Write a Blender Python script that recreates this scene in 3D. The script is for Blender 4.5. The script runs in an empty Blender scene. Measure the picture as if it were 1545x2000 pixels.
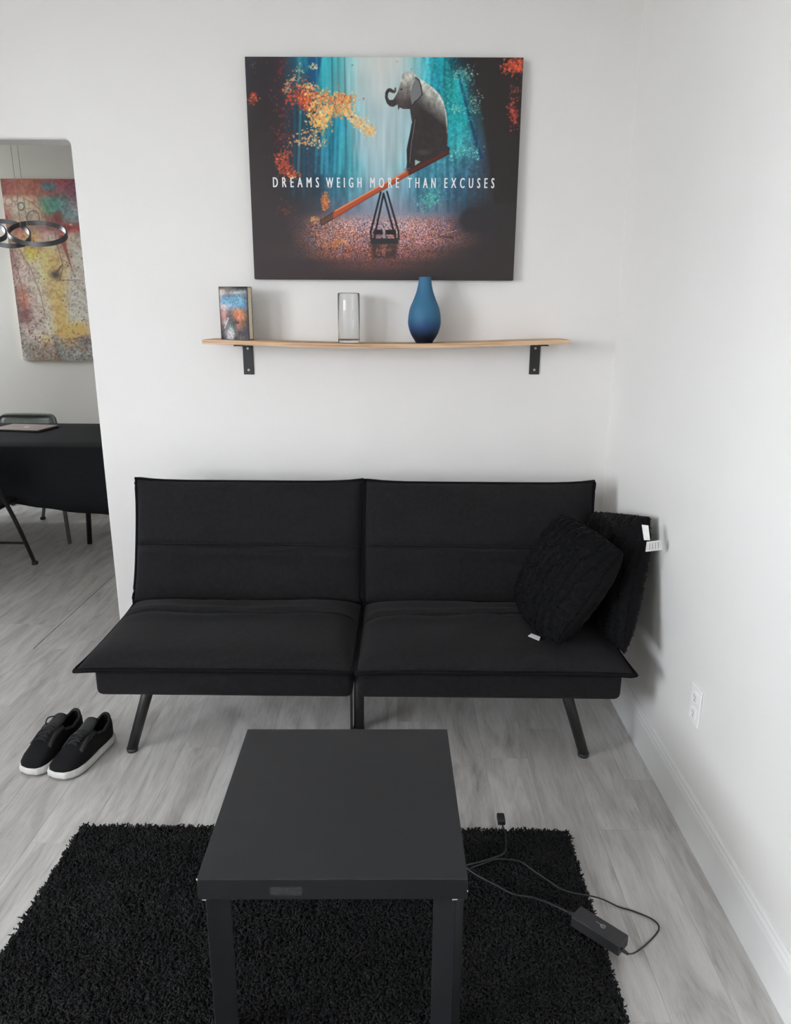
import bpy, bmesh, math, random
import numpy as np
from mathutils import Vector, Matrix

random.seed(7)
RS = np.random.RandomState(11)
PI = math.pi
SC = bpy.context.scene
COL = SC.collection

# ------------------------------------------------------------------ camera
CAM_F, CAM_H, CAM_PITCH, CAM_YAW, CAM_ROLL = 1418.12, 1.5681, 0.2684, -0.0074, 0.0056
cd = bpy.data.cameras.new('camera')
cam = bpy.data.objects.new('camera', cd)
COL.objects.link(cam)
cd.sensor_fit = 'VERTICAL'
cd.sensor_height = 36.0
cd.sensor_width = 36.0
cd.lens = CAM_F / 2000.0 * 36.0
cd.clip_start = 0.02
_cy, _sy, _cp, _sp = math.cos(CAM_YAW), math.sin(CAM_YAW), math.cos(CAM_PITCH), math.sin(CAM_PITCH)
_F = Vector((_sy * _cp, _cy * _cp, -_sp))
_R = Vector((_cy, -_sy, 0))
_U = _R.cross(_F)
_R2 = _R * math.cos(CAM_ROLL) + _U * math.sin(CAM_ROLL)
_U2 = _U * math.cos(CAM_ROLL) - _R * math.sin(CAM_ROLL)
cam.matrix_world = Matrix(((_R2.x, _U2.x, -_F.x, 0), (_R2.y, _U2.y, -_F.y, 0), (_R2.z, _U2.z, -_F.z, CAM_H), (0, 0, 0, 1)))
SC.camera = cam

# ------------------------------------------------------------------ sky, exposure
world = bpy.data.worlds.new('overcast_sky')
SC.world = world
world.use_nodes = True
wn = world.node_tree.nodes
wn['Background'].inputs[0].default_value = (0.92, 0.94, 1.0, 1)
wn['Background'].inputs[1].default_value = 26.5
SC.view_settings.view_transform = 'Standard'
SC.view_settings.look = 'None'
SC.view_settings.exposure = 0.0
SC.view_settings.gamma = 1.0
SC.view_settings.use_curve_mapping = False
SC.cycles.use_denoising = True
SC.cycles.max_bounces = 10
SC.cycles.diffuse_bounces = 6
SC.cycles.adaptive_threshold = 0.02
SC.cycles.transparent_max_bounces = 12
SC.cycles.sample_clamp_indirect = 6.0

XR, YB, XL, ZC = 0.905, 3.1625, -1.327, 2.86      # right wall, back wall, opening edge, ceiling
YF, XLW, YD = -1.5, -3.0, 6.2                      # wall behind the camera, left wall, far dining wall
WIN = (-0.75, 0.95, 0.95, 2.78)                     # living room window: y0 y1 z0 z1 in the left wall
ADDED_WIN3 = (-2.7, -2.3, 0.9, 2.6)                    # unseen window added to brighten the back wall: x0 x1 z0 z1 behind the camera
ADDED_WIN2 = (4.9, 5.9, 1.5, 2.65)                        # unseen window added in the dining room's left wall to brighten it
XDL = -5.0

def portal(name, x, y0, y1, z0, z1):
    l = bpy.data.lights.new(name, 'AREA')
    l.shape = 'RECTANGLE'
    l.size, l.size_y = z1 - z0, y1 - y0
    l.cycles.is_portal = True
    o = bpy.data.objects.new(name, l)
    COL.objects.link(o)
    o.location = (x, (y0 + y1) / 2, (z0 + z1) / 2)
    o.rotation_euler = (0, -PI / 2, 0)
portal('window_portal', XLW - 0.14, *WIN)
_p = bpy.data.objects['window_portal'].copy(); _p.data = _p.data.copy(); COL.objects.link(_p)  # portal copy for the added window behind the camera
_p.data.size, _p.data.size_y = ADDED_WIN3[1] - ADDED_WIN3[0], ADDED_WIN3[3] - ADDED_WIN3[2]
_p.location = ((ADDED_WIN3[0] + ADDED_WIN3[1]) / 2, YF - 0.14, (ADDED_WIN3[2] + ADDED_WIN3[3]) / 2)
_p.rotation_euler = (PI / 2, 0, 0)
portal('added_dining_portal', XDL - 0.14, *ADDED_WIN2)

# ------------------------------------------------------------------ material helpers
def s2l(c):
    c = np.asarray(c, float) / 255.0
    return np.where(c <= 0.04045, c / 12.92, ((c + 0.055) / 1.055) ** 2.4)

class NT:
    def __init__(self, name):
        self.m = bpy.data.materials.new(name)
        self.m.use_nodes = True
        self.t = self.m.node_tree
        self.b = self.t.nodes['Principled BSDF']
        self.out = self.t.nodes['Material Output']
    def n(self, typ, **kw):
        nd = self.t.nodes.new(typ)
        for k, v in kw.items():
            if k.startswith('i_'):
                key = k[2:]
                nd.inputs[int(key) if key.isdigit() else key.replace('_', ' ')].default_value = v
            else:
                setattr(nd, k, v)
        return nd
    def l(self, a, b):
        self.t.links.new(a, b)
    def ramp(self, src, stops):
        r = self.n('ShaderNodeValToRGB')
        el = r.color_ramp.elements
        while len(el) < len(stops):
            el.new(0.5)
        for e, (p, c) in zip(el, stops):
            e.position = p
            e.color = (*c, 1) if len(c) == 3 else c
        self.l(src, r.inputs[0])
        return r
    def bump(self, src, strength=0.3, dist=0.002):
        b = self.n('ShaderNodeBump', i_Strength=strength, i_Distance=dist)
        self.l(src, b.inputs['Height'])
        self.l(b.outputs[0], self.b.inputs['Normal'])
        return b

def mat(name, col, rough=0.5, metal=0.0, noise=None, amount=0.12, bump=0.0, bdist=0.002, spec=0.5, sheen=0.0, coords='Object'):
    t = NT(name)
    t.b.inputs['Base Color'].default_value = (*col, 1)
    t.b.inputs['Roughness'].default_value = rough
    t.b.inputs['Metallic'].default_value = metal
    t.b.inputs['Specular IOR Level'].default_value = spec
    if sheen:
        t.b.inputs['Sheen Weight'].default_value = sheen
        t.b.inputs['Sheen Roughness'].default_value = 0.5
    if noise:
        tc = t.n('ShaderNodeTexCoord')
        nz = t.n('ShaderNodeTexNoise', i_Scale=noise, i_Detail=6.0, i_Roughness=0.6)
        t.l(tc.outputs[coords], nz.inputs['Vector'])
        c = np.array(col)
        r = t.ramp(nz.outputs['Fac'], [(0.3, tuple(c * (1 - amount))), (0.7, tuple(np.minimum(c * (1 + amount), 1)))])
        t.l(r.outputs[0], t.b.inputs['Base Color'])
        if bump:
            t.bump(nz.outputs['Fac'], bump, bdist)
    return t.m

def attr_mat(name, rough=0.6, spec=0.3):
    t = NT(name)
    a = t.n('ShaderNodeVertexColor', layer_name='paint')
    t.l(a.outputs['Color'], t.b.inputs['Base Color'])
    t.b.inputs['Roughness'].default_value = rough
    t.b.inputs['Specular IOR Level'].default_value = spec
    tc = t.n('ShaderNodeTexCoord')
    nz = t.n('ShaderNodeTexNoise', i_Scale=900.0, i_Detail=2.0)
    t.l(tc.outputs['Object'], nz.inputs['Vector'])
    t.bump(nz.outputs['Fac'], 0.15, 0.0005)
    return t.m

M = {}
M['wall'] = mat('white_wall_paint', (0.80, 0.785, 0.765), 0.55, noise=3.0, amount=0.012, bump=0.05, bdist=0.003)
M['dining_wall'] = mat('dining_wall_paint', (0.76, 0.74, 0.69), 0.6, noise=3.0, amount=0.015)
M['ceiling'] = mat('ceiling_paint', (0.82, 0.82, 0.80), 0.8, noise=5.0, amount=0.01)
M['trim'] = mat('white_trim_paint', (0.82, 0.82, 0.81), 0.35, noise=8.0, amount=0.02)
M['gap'] = mat('floor_underlay', (0.05, 0.045, 0.04), 0.9, noise=20.0)
M['ground'] = mat('outdoor_ground', (0.45, 0.44, 0.42), 0.9, noise=1.0)
M['sofa'] = mat('black_sofa_fabric', (0.0125, 0.0120, 0.0130), 0.9, noise=60.0, amount=0.22, bump=0.25, bdist=0.002, spec=0.12, sheen=0.03)
M['piping'] = mat('black_piping', (0.006, 0.006, 0.007), 0.9, noise=80.0, spec=0.1)
M['leg_metal'] = mat('black_leg_metal', (0.012, 0.012, 0.013), 0.45, noise=30.0)
M['table'] = mat('black_brown_table', (0.0155, 0.0165, 0.0185), 0.45, noise=14.0, amount=0.10, bump=0.03, spec=0.42)
M['chip'] = mat('bare_chipboard', (0.62, 0.52, 0.42), 0.9, noise=90.0)
M['tape'] = mat('clear_tape', (0.05, 0.052, 0.056), 0.25, noise=120.0, amount=0.3)
M['rug'] = mat('black_rug_yarn', (0.026, 0.026, 0.0275), 0.85, noise=30.0, amount=0.35, spec=0.10)
M['rug_base'] = mat('rug_backing', (0.010, 0.010, 0.010), 0.95, noise=30.0)
M['fur'] = mat('black_faux_fur', (0.0030, 0.0030, 0.0036), 0.75, noise=90.0, amount=0.4, bump=0.3, bdist=0.002, spec=0.10, sheen=0.02)
M['tag'] = mat('white_satin_tag', (0.72, 0.71, 0.70), 0.5, noise=60.0, amount=0.05)
M['tag_print'] = mat('tag_grey_print', (0.25, 0.25, 0.26), 0.6, noise=60.0)
M['bracket'] = mat('black_steel', (0.014, 0.014, 0.015), 0.5, noise=40.0)
M['screw'] = mat('screw_steel', (0.45, 0.45, 0.46), 0.35, metal=0.8, noise=40.0)
M['plastic'] = mat('black_plastic', (0.026, 0.026, 0.029), 0.45, noise=60.0, amount=0.1)
M['cable'] = mat('black_cable', (0.014, 0.014, 0.015), 0.33, noise=60.0)
M['mark'] = mat('grey_print', (0.40, 0.40, 0.42), 0.5, noise=60.0)
M['shoe_up'] = mat('black_shoe_knit', (0.0045, 0.0045, 0.0055), 0.85, noise=160.0, amount=0.35, bump=0.3, bdist=0.001, spec=0.25)
M['shoe_pan'] = mat('black_shoe_suede', (0.0150, 0.0150, 0.0160), 0.8, noise=120.0, amount=0.25, bump=0.2, bdist=0.001)
M['shoe_in'] = mat('shoe_lining', (0.006, 0.006, 0.006), 0.95, noise=90.0)
M['lace'] = mat('black_lace', (0.008, 0.008, 0.009), 0.85, noise=90.0)
M['sole'] = mat('white_rubber_sole', (0.70, 0.69, 0.67), 0.55, noise=40.0, amount=0.12)
M['outsole'] = mat('grey_outsole', (0.20, 0.19, 0.18), 0.7, noise=40.0)
M['outlet'] = mat('white_outlet_plastic', (0.86, 0.86, 0.85), 0.3, noise=20.0, amount=0.02)
M['slot'] = mat('outlet_slot', (0.32, 0.32, 0.33), 0.7, noise=20.0)
M['pages'] = mat('book_pages', (0.84, 0.74, 0.54), 0.9, noise=200.0, amount=0.25)
M['cover_dark'] = mat('book_cover_dark', (0.035, 0.028, 0.026), 0.5, noise=30.0)
M['cloth'] = mat('black_tablecloth', (0.012, 0.013, 0.015), 0.85, noise=70.0, amount=0.2, bump=0.1, spec=0.2)
M['table_leg'] = mat('black_folding_leg', (0.010, 0.010, 0.010), 0.5, noise=30.0)
M['leg_grey'] = mat('grey_steel_leg', (0.16, 0.16, 0.16), 0.4, noise=30.0)
M['chair_black'] = mat('black_chair_metal', (0.010, 0.010, 0.010), 0.45, noise=30.0)
M['chair_grey'] = mat('grey_green_chair_metal', (0.19, 0.21, 0.195), 0.4, noise=30.0)
M['laptop'] = mat('laptop_shell', (0.34, 0.29, 0.275), 0.4, metal=0.2, noise=30.0, amount=0.04)
M['laptop_dark'] = mat('laptop_base', (0.03, 0.03, 0.03), 0.5, noise=30.0)
M['logo'] = mat('pale_logo', (0.80, 0.79, 0.78), 0.3, noise=30.0, amount=0.02)
M['lamp'] = mat('brushed_dark_chrome', (0.15, 0.15, 0.155), 0.42, metal=0.8, noise=30.0, amount=0.05)
M['lamp_in'] = mat('lamp_diffuser', (0.62, 0.61, 0.58), 0.4, noise=30.0, amount=0.03)
M['cord'] = mat('lamp_cord', (0.45, 0.42, 0.33), 0.6, noise=50.0)
M['canvas_side'] = mat('canvas_side', (0.020, 0.018, 0.018), 0.8, noise=60.0)
M['white_print'] = mat('white_lettering', (0.82, 0.83, 0.83), 0.6, noise=60.0, amount=0.03)
M['art'] = attr_mat('printed_canvas')
M['cover'] = attr_mat('printed_book_cover', 0.6, 0.2)

def glass_mat(name, edge, tint, gloss=0.08):
    t = NT(name)
    t.t.nodes.remove(t.b)
    tr = t.n('ShaderNodeBsdfTransparent')
    gl = t.n('ShaderNodeBsdfGlossy', i_Roughness=gloss)
    lw = t.n('ShaderNodeLayerWeight', i_Blend=0.35)
    cr = t.ramp(lw.outputs['Facing'], [(0.0, tint), (0.75, tint), (1.0, edge)])
    t.l(cr.outputs[0], tr.inputs[0])
    fr = t.ramp(lw.outputs['Facing'], [(0.0, (.04,) * 3), (0.6, (.06,) * 3), (0.85, (.16,) * 3), (1.0, (.45,) * 3)])
    mx = t.n('ShaderNodeMixShader')
    t.l(fr.outputs[0], mx.inputs[0]); t.l(tr.outputs[0], mx.inputs[1]); t.l(gl.outputs[0], mx.inputs[2])
    t.l(mx.outputs[0], t.out.inputs[0])
    return t.m
M['pane'] = glass_mat('window_glass', (0.85, 0.9, 0.88), (0.97, 0.98, 0.98), 0.0)
_g = NT('clear_glass')
_g.b.inputs['Base Color'].default_value = (0.98, 0.985, 0.98, 1)
_g.b.inputs['Roughness'].default_value = 0.0
_g.b.inputs['IOR'].default_value = 1.47
_g.b.inputs['Transmission Weight'].default_value = 1.0
M['glass'] = _g.m

def floor_mat():
    t = NT('grey_oak_plank')
    tc = t.n('ShaderNodeTexCoord')
    oi = t.n('ShaderNodeObjectInfo')
    mul = t.n('ShaderNodeMath', operation='MULTIPLY', i_1=37.0)
    t.l(oi.outputs['Random'], mul.inputs[0])
    def layer(sx, sy, detail, rough, dist=0.0, off=0.0):
        mp = t.n('ShaderNodeMapping')
        mp.inputs['Scale'].default_value = (sx, sy, 1)
        mp.inputs['Location'].default_value = (off, off, 0)
        t.l(tc.outputs['Object'], mp.inputs[0])
        nz = t.n('ShaderNodeTexNoise', noise_dimensions='4D', i_Scale=1.0, i_Detail=detail, i_Roughness=rough, i_Distortion=dist)
        t.l(mp.outputs[0], nz.inputs['Vector']); t.l(mul.outputs[0], nz.inputs['W'])
        return nz
    a = layer(10, 1.9, 5.0, 0.62, 1.5)
    b = layer(110, 9.0, 4.0, 0.7, 0.6, 3.0)
    k = layer(9, 4.0, 2.0, 0.5, 0.4, 9.0)
    ra = t.ramp(a.outputs['Fac'], [(0.28, (0.34, 0.318, 0.298)), (0.42, (0.52, 0.503, 0.488)), (0.55, (0.63, 0.618, 0.605)), (0.70, (0.71, 0.702, 0.692))])
    rb = t.ramp(b.outputs['Fac'], [(0.30, (0.76, 0.75, 0.745)), (0.52, (1, 1, 1)), (0.75, (1.0, 1.0, 1.0))])
    m1 = t.n('ShaderNodeMix', data_type='RGBA', blend_type='MULTIPLY')
    m1.inputs[0].default_value = 0.8
    t.l(ra.outputs[0], m1.inputs[6]); t.l(rb.outputs[0], m1.inputs[7])
    rk = t.ramp(k.outputs['Fac'], [(0.70, (1, 1, 1)), (0.80, (0.62, 0.57, 0.53))])
    m2 = t.n('ShaderNodeMix', data_type='RGBA', blend_type='MULTIPLY')
    m2.inputs[0].default_value = 0.8
    t.l(m1.outputs[2], m2.inputs[6]); t.l(rk.outputs[0], m2.inputs[7])
    tone = t.ramp(oi.outputs['Random'], [(0.0, (0.86, 0.855, 0.85)), (0.5, (0.94, 0.935, 0.93)), (1.0, (1.0, 1.0, 1.0))])
    m3 = t.n('ShaderNodeMix', data_type='RGBA', blend_type='MULTIPLY')
    m3.inputs[0].default_value = 1.0
    t.l(m2.outputs[2], m3.inputs[6]); t.l(tone.outputs[0], m3.inputs[7])
    t.l(m3.outputs[2], t.b.inputs['Base Color'])
    t.b.inputs['Roughness'].default_value = 0.42
    t.b.inputs['Specular IOR Level'].default_value = 0.5
    t.bump(b.outputs['Fac'], 0.12, 0.001)
    return t.m
M['floor'] = floor_mat()

def shelf_mat():
    t = NT('pine_plywood')
    tc = t.n('ShaderNodeTexCoord')
    mp = t.n('ShaderNodeMapping'); mp.inputs['Scale'].default_value = (2.5, 30, 130)
    t.l(tc.outputs['Object'], mp.inputs[0])
    nz = t.n('ShaderNodeTexNoise', i_Scale=1.0, i_Detail=5.0, i_Distortion=0.6)
    t.l(mp.outputs[0], nz.inputs['Vector'])
    r = t.ramp(nz.outputs['Fac'], [(0.3, (0.30, 0.15, 0.07)), (0.45, (0.52, 0.32, 0.18)), (0.62, (0.64, 0.45, 0.29)), (0.8, (0.70, 0.54, 0.38))])
    t.l(r.outputs[0], t.b.inputs['Base Color'])
    t.b.inputs['Roughness'].default_value = 0.6
    t.bump(nz.outputs['Fac'], 0.15, 0.001)
    return t.m
M['shelf'] = shelf_mat()

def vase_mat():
    t = NT('matte_blue_dark_foot')
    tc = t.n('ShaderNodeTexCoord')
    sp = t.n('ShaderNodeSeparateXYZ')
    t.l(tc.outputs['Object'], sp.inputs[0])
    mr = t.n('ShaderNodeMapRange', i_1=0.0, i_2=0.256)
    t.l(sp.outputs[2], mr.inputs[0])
    r = t.ramp(mr.outputs[0], [(0.0, (0.003, 0.005, 0.010)), (0.10, (0.005, 0.010, 0.026)), (0.24, (0.014, 0.052, 0.14)), (0.40, (0.032, 0.125, 0.225)), (1.0, (0.036, 0.135, 0.245))])  # colour ramp gets darker towards the foot
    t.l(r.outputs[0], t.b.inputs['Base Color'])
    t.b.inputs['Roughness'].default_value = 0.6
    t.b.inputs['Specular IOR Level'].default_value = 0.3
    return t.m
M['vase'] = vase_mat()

# ------------------------------------------------------------------ geometry helpers
def wloc(o):
    v = Vector((0, 0, 0))
    while o is not None:
        v += o.location
        o = o.parent
    return v

def tag(o, label=None, cat=None, group=None, kind=None):
    if label: o['label'] = label
    if cat: o['category'] = cat
    if group: o['group'] = group
    if kind: o['kind'] = kind
    return o

def thing(name, label, cat, loc=(0, 0, 0), group=None):
    o = bpy.data.objects.new(name, None)
    o.empty_display_size = 0.1
    COL.objects.link(o)
    o.location = loc
    return tag(o, label, cat, group)

def link(name, me, m, parent=None):
    o = bpy.data.objects.new(name, me)
    COL.objects.link(o)
    if m is not None and not me.materials:
        me.materials.append(m)
    if parent is not None:
        o.parent = parent
    return o

def mk(name, verts, faces, m, parent=None, smooth=False, local=False, origin=None):
    """verts in world coordinates unless local; origin places the object's own origin."""
    off = Vector((0, 0, 0)) if (parent is None or local) else wloc(parent)
    org = Vector(origin) if origin is not None else Vector((0, 0, 0))
    if origin is not None and parent is not None and not local:
        org = org - off
    sub = off + org if not local else org
    me = bpy.data.meshes.new(name)
    me.from_pydata([(v[0] - sub.x, v[1] - sub.y, v[2] - sub.z) for v in verts], [], faces)
    me.validate(); me.update()
    if smooth:
        me.polygons.foreach_set('use_smooth', [True] * len(me.polygons))
    o = link(name, me, m, parent)
    o.location = org
    return o

def fixn(o):
    bm = bmesh.new(); bm.from_mesh(o.data)
    bmesh.ops.recalc_face_normals(bm, faces=bm.faces)
    bm.to_mesh(o.data); bm.free()
    return o

def boxvf(x0, x1, y0, y1, z0, z1, bev=0.0, seg=2):
    bm = bmesh.new()
    bmesh.ops.create_cube(bm, size=1.0)
    for v in bm.verts:
        v.co = Vector((x0 + (v.co.x + .5) * (x1 - x0), y0 + (v.co.y + .5) * (y1 - y0), z0 + (v.co.z + .5) * (z1 - z0)))
    if bev:
        bmesh.ops.bevel(bm, geom=list(bm.edges), offset=bev, segments=seg, affect='EDGES', profile=0.5)
    bm.verts.index_update()
    vs = [v.co.copy() for v in bm.verts]
    fs = [[v.index for v in f.verts] for f in bm.faces]
    bm.free()
    return vs, fs

def box(name, x0, x1, y0, y1, z0, z1, m, parent=None, bev=0.0, seg=2, local=False, smooth=False, origin=None):
    vs, fs = boxvf(x0, x1, y0, y1, z0, z1, bev, seg)
    return mk(name, vs, fs, m, parent, smooth, local, origin)

def rotz(vs, c, a):
    ca, sa = math.cos(a), math.sin(a)
    return [Vector((c[0] + (v[0] - c[0]) * ca - (v[1] - c[1]) * sa, c[1] + (v[0] - c[0]) * sa + (v[1] - c[1]) * ca, v[2])) for v in vs]

def crom(pts, n=8, closed=False):
    P = [Vector(p) for p in pts]
    out = []
    N = len(P)
    rng = N if closed else N - 1
    for i in range(rng):
        p0 = P[(i - 1) % N] if (closed or i > 0) else P[0] * 2 - P[1]
        p1, p2 = P[i], P[(i + 1) % N]
        p3 = P[(i + 2) % N] if (closed or i + 2 < N) else P[-1] * 2 - P[-2]
        for k in range(n):
            t = k / n
            out.append(0.5 * ((2 * p1) + (p2 - p0) * t + (2 * p0 - 5 * p1 + 4 * p2 - p3) * t * t + (3 * p1 - p0 - 3 * p2 + p3) * t ** 3))
    if not closed:
        out.append(P[-1])
    return out

def tubevf(path, r, seg=8, closed=False, up=Vector((0, 0, 1)), flat=1.0):
    P = [Vector(p) for p in path]
    N = len(P)
    rr = r if hasattr(r, '__len__') else [r] * N
    vs, fs = [], []
    for i, p in enumerate(P):
        a = P[(i - 1) % N] if (closed or i > 0) else P[i]
        b = P[(i + 1) % N] if (closed or i < N - 1) else P[i]
        d = (b - a).normalized()
        u = up if abs(d.dot(up)) < 0.95 else Vector((1, 0, 0))
        s = d.cross(u).normalized()
        w = s.cross(d).normalized()
        for k in range(seg):
            t = 2 * PI * k / seg
            vs.append(p + s * (math.cos(t) * rr[i]) + w * (math.sin(t) * rr[i] * flat))
    for i in range(N if closed else N - 1):
        j = (i + 1) % N
        for k in range(seg):
            k2 = (k + 1) % seg
            fs.append([i * seg + k, i * seg + k2, j * seg + k2, j * seg + k])
    if not closed:
        fs.append(list(range(seg))[::-1])
        fs.append([(N - 1) * seg + k for k in range(seg)])
    return vs, fs

def tube(name, path, r, m, parent=None, seg=8, closed=False, local=False, flat=1.0, origin=None):
    vs, fs = tubevf(path, r, seg, closed, flat=flat)
    o = mk(name, vs, fs, m, parent, True, local, origin)
    return fixn(o)

def lathe(name, prof, c, m, parent=None, seg=48, origin=None):
    vs, fs = [], []
    for r, z in prof:
        for k in range(seg):
            t = 2 * PI * k / seg
            vs.append(Vector((c[0] + r * math.cos(t), c[1] + r * math.sin(t), c[2] + z)))
    for i in range(len(prof) - 1):
        for k in range(seg):
            k2 = (k + 1) % seg
            fs.append([i * seg + k, i * seg + k2, (i + 1) * seg + k2, (i + 1) * seg + k])
    o = mk(name, vs, fs, m, parent, True, origin=origin)
    return fixn(o)

def dup_children(src, dst):
    for ch in [c for c in COL.objects if c.parent == src]:
        c = ch.copy(); COL.objects.link(c); c.parent = dst
        dup_children(ch, c)

# ------------------------------------------------------------------ the setting
def struct(o):
    o['kind'] = 'structure'
    return o

# back wall with the rounded opening to the dining room, one slab
zo, rr = 2.2235, 0.022
outline = [(XL, 0), (XR + .12, 0), (XR + .12, ZC), (XLW - .12, ZC), (XLW - .12, 0), (XLW + .35, 0), (XLW + .35, zo)]
for k in range(7):
    a = PI / 2 * (1 - k / 6)
    outline.append((XL - rr + rr * math.cos(a), zo - rr + rr * math.sin(a)))
vs = [(x, YB, z) for x, z in outline] + [(x, YB + .12, z) for x, z in outline]
n = len(outline)
fs = [list(range(n)), list(range(n, 2 * n))[::-1]] + [[i, (i + 1) % n, n + (i + 1) % n, n + i] for i in range(n)]
wb = struct(fixn(mk('wall_back', vs, fs, M['wall'])))
bm_ = wb.modifiers.new('bullnose', 'BEVEL'); bm_.width = 0.012; bm_.segments = 3; bm_.limit_method = 'ANGLE'; bm_.angle_limit = 1.2

struct(box('wall_right', XR, XR + .12, YF - .12, YD + .12, -0.02, ZC, M['wall']))
struct(box('wall_dining_back', XDL - .12, XR + .12, YD, YD + .12, -0.02, ZC, M['dining_wall']))
struct(box('wall_dining_front', XDL - .12, XLW - .12, YB, YB + .12, -0.02, ZC, M['dining_wall']))
struct(box('ceiling', XDL - .2, XR + .12, YF - .12, YD + .12, ZC, ZC + .1, M['ceiling']))

def wall_with_window(name, x, y0, y1, w, m):
    a, b, c, d = w
    V, Fc = [], []
    for r in ((y0, a, 0, ZC), (b, y1, 0, ZC), (a, b, 0, c), (a, b, d, ZC)):
        v, f = boxvf(x - .12, x, r[0], r[1], r[2] - (.02 if r[2] == 0 else 0), r[3])
        Fc += [[i + len(V) for i in q] for q in f]; V += v
    return struct(mk(name, V, Fc, m))
def wall_with_window_y(name, y, x0, x1, w, m):
    a, b, c, d = w
    V, Fc = [], []
    for r in ((x0, a, -.02, ZC), (b, x1, -.02, ZC), (a, b, -.02, c), (a, b, d, ZC)):
        v, f = boxvf(r[0], r[1], y - .12, y, r[2], r[3])
        Fc += [[i + len(V) for i in q] for q in f]; V += v
    return struct(mk(name, V, Fc, m))
wall_with_window_y('wall_front', YF, XLW - .12, XR + .12, ADDED_WIN3, M['wall'])
wall_with_window('wall_left', XLW, YF - .12, YB, WIN, M['wall'])
wall_with_window('wall_dining_left', XDL, YB, YD + .12, ADDED_WIN2, M['dining_wall'])

def window(name, x, w):
    a, b, c, d = w
    fr = struct(bpy.data.objects.new(name, None)); COL.objects.link(fr); fr.location = (x, (a + b) / 2, c)
    t = .05
    mid = (a + b) / 2
    for r in ((a, b, c, c + t), (a, b, d - t, d), (a, a + t, c + t, d - t), (b - t, b, c + t, d - t), (mid - t / 2, mid + t / 2, c + t, d - t)):
        box('window_frame', x - .10, x - .05, r[0], r[1], r[2], r[3], M['trim'], fr, .004, 1)
    for y0, y1 in ((a + t, mid - t / 2), (mid + t / 2, b - t)):
        box('pane', x - .078, x - .072, y0, y1, c + t, d - t, M['pane'], fr)
    box('window_sill', x - .05, x + .05, a - .04, b + .04, c - .03, c, M['trim'], fr, .004, 1)
window('window_1', XLW, WIN)
window('added_window_2', XDL, ADDED_WIN2)  # added out of view for more light on the dining wall
def window_y(name, y, w):
    a, b, c, d = w
    fr = struct(bpy.data.objects.new(name, None)); COL.objects.link(fr); fr.location = ((a + b) / 2, y, c)
    t, mid = .05, (a + b) / 2
    for r in ((a, b, c, c + t), (a, b, d - t, d), (a, a + t, c + t, d - t), (b - t, b, c + t, d - t), (mid - t / 2, mid + t / 2, c + t, d - t)):
        box('window_frame', r[0], r[1], y - .10, y - .05, r[2], r[3], M['trim'], fr, .004, 1)
    for x0, x1 in ((a + t, mid - t / 2), (mid + t / 2, b - t)):
        box('pane', x0, x1, y - .078, y - .072, c + t, d - t, M['pane'], fr)
    box('window_sill', a - .04, b + .04, y - .05, y + .05, c - .03, c, M['trim'], fr, .004, 1)
window_y('added_window_3', YF, ADDED_WIN3)  # added out of view for more light on the back wall
struct(box('outdoor_ground', -60, 60, -60, 60, -0.6, -0.5, M['ground']))

def bb(name, pts):
    # baseboard profile (distance from wall, height) swept between two floor points; n = direction into the room
    (xa, ya), (xb, yb), (nx, ny) = pts
    prof = [(0, 0), (.016, 0), (.016, .118), (.0135, .126), (.0135, .134), (.009, .141), (.009, .148), (.004, .152), (0, .152)]
    vs = [(xa + nx * d, ya + ny * d, z) for d, z in prof] + [(xb + nx * d, yb + ny * d, z) for d, z in prof]
    k = len(prof)
    fs = [[i, (i + 1) % k, k + (i + 1) % k, k + i] for i in range(k)] + [list(range(k))[::-1], list(range(k, 2 * k))]
    return struct(fixn(mk(name, vs, fs, M['trim'])))
bb('baseboard_right', ((XR, YF), (XR, YB), (-1, 0)))
bb('baseboard_back', ((XL + .004, YB), (XR - .018, YB), (0, -1)))
bb('baseboard_left', ((XLW, YF), (XLW, YB), (1, 0)))
bb('baseboard_front', ((XLW + .02, YF), (XR - .02, YF), (0, 1)))
bb('baseboard_dining', ((XDL + .02, YD), (XR - .02, YD), (0, -1)))

# floor: sub floor with one object per plank
floor = struct(box('floor', XDL - .12, XR + .12, YF - .12, YD + .12, -0.06, -0.006, M['gap']))
PW, PL = 0.1595, 1.22
JOINT = {0: 2.203, 1: 1.945, 3: 2.322, 16: 3.176, 2: 1.30, 4: 1.78, 5: 2.56, 6: 2.10}
def plank_mesh(w, l, x0=0.0):
    v, f = boxvf(x0 + .0002, w - .0002, .0002, l - .0002, -.006, 0.0, .0004, 1)
    me = bpy.data.meshes.new('plank')
    me.from_pydata([tuple(q) for q in v], [], f); me.update(); me.materials.append(M['floor'])
    return me
PMESH = {}
rest_v, rest_f = [], []
for r in range(0, 38):
    x1 = 0.79 + PW - PW * r
    x0 = x1 - PW
    w = PW if r else XR - 0.79
    j = JOINT.get(r, 1.1 + (r * 0.47 + 0.23 * (r % 3)) % PL)
    y = j - PL * math.ceil((j - YF) / PL)
    while y < YD:
        ya, yb = max(y, YF), min(y + PL, YD)
        if yb - ya > .02:
            seen = x0 > -3.75 and yb > 0.75
            if seen:
                gapx = 0.004 if (r == 16 and abs(ya - 3.176) < .01) else 0.0
                key = (round(w, 4), round(yb - ya, 4), gapx)
                if key not in PMESH:
                    PMESH[key] = plank_mesh(w, yb - ya, gapx)
                o = bpy.data.objects.new('plank', PMESH[key]); COL.objects.link(o)
                o.parent = floor; o.location = (x0, ya, 0)
            else:
                v, f = boxvf(x0 + .0004, x0 + w - .0004, ya + .0004, yb - .0004, -.006, 0)
                rest_f += [[i + len(rest_v) for i in q] for q in f]; rest_v += v
        y += PL
o = mk('plank', rest_v, rest_f, M['floor'], floor); o['kind'] = 'stuff'

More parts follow.
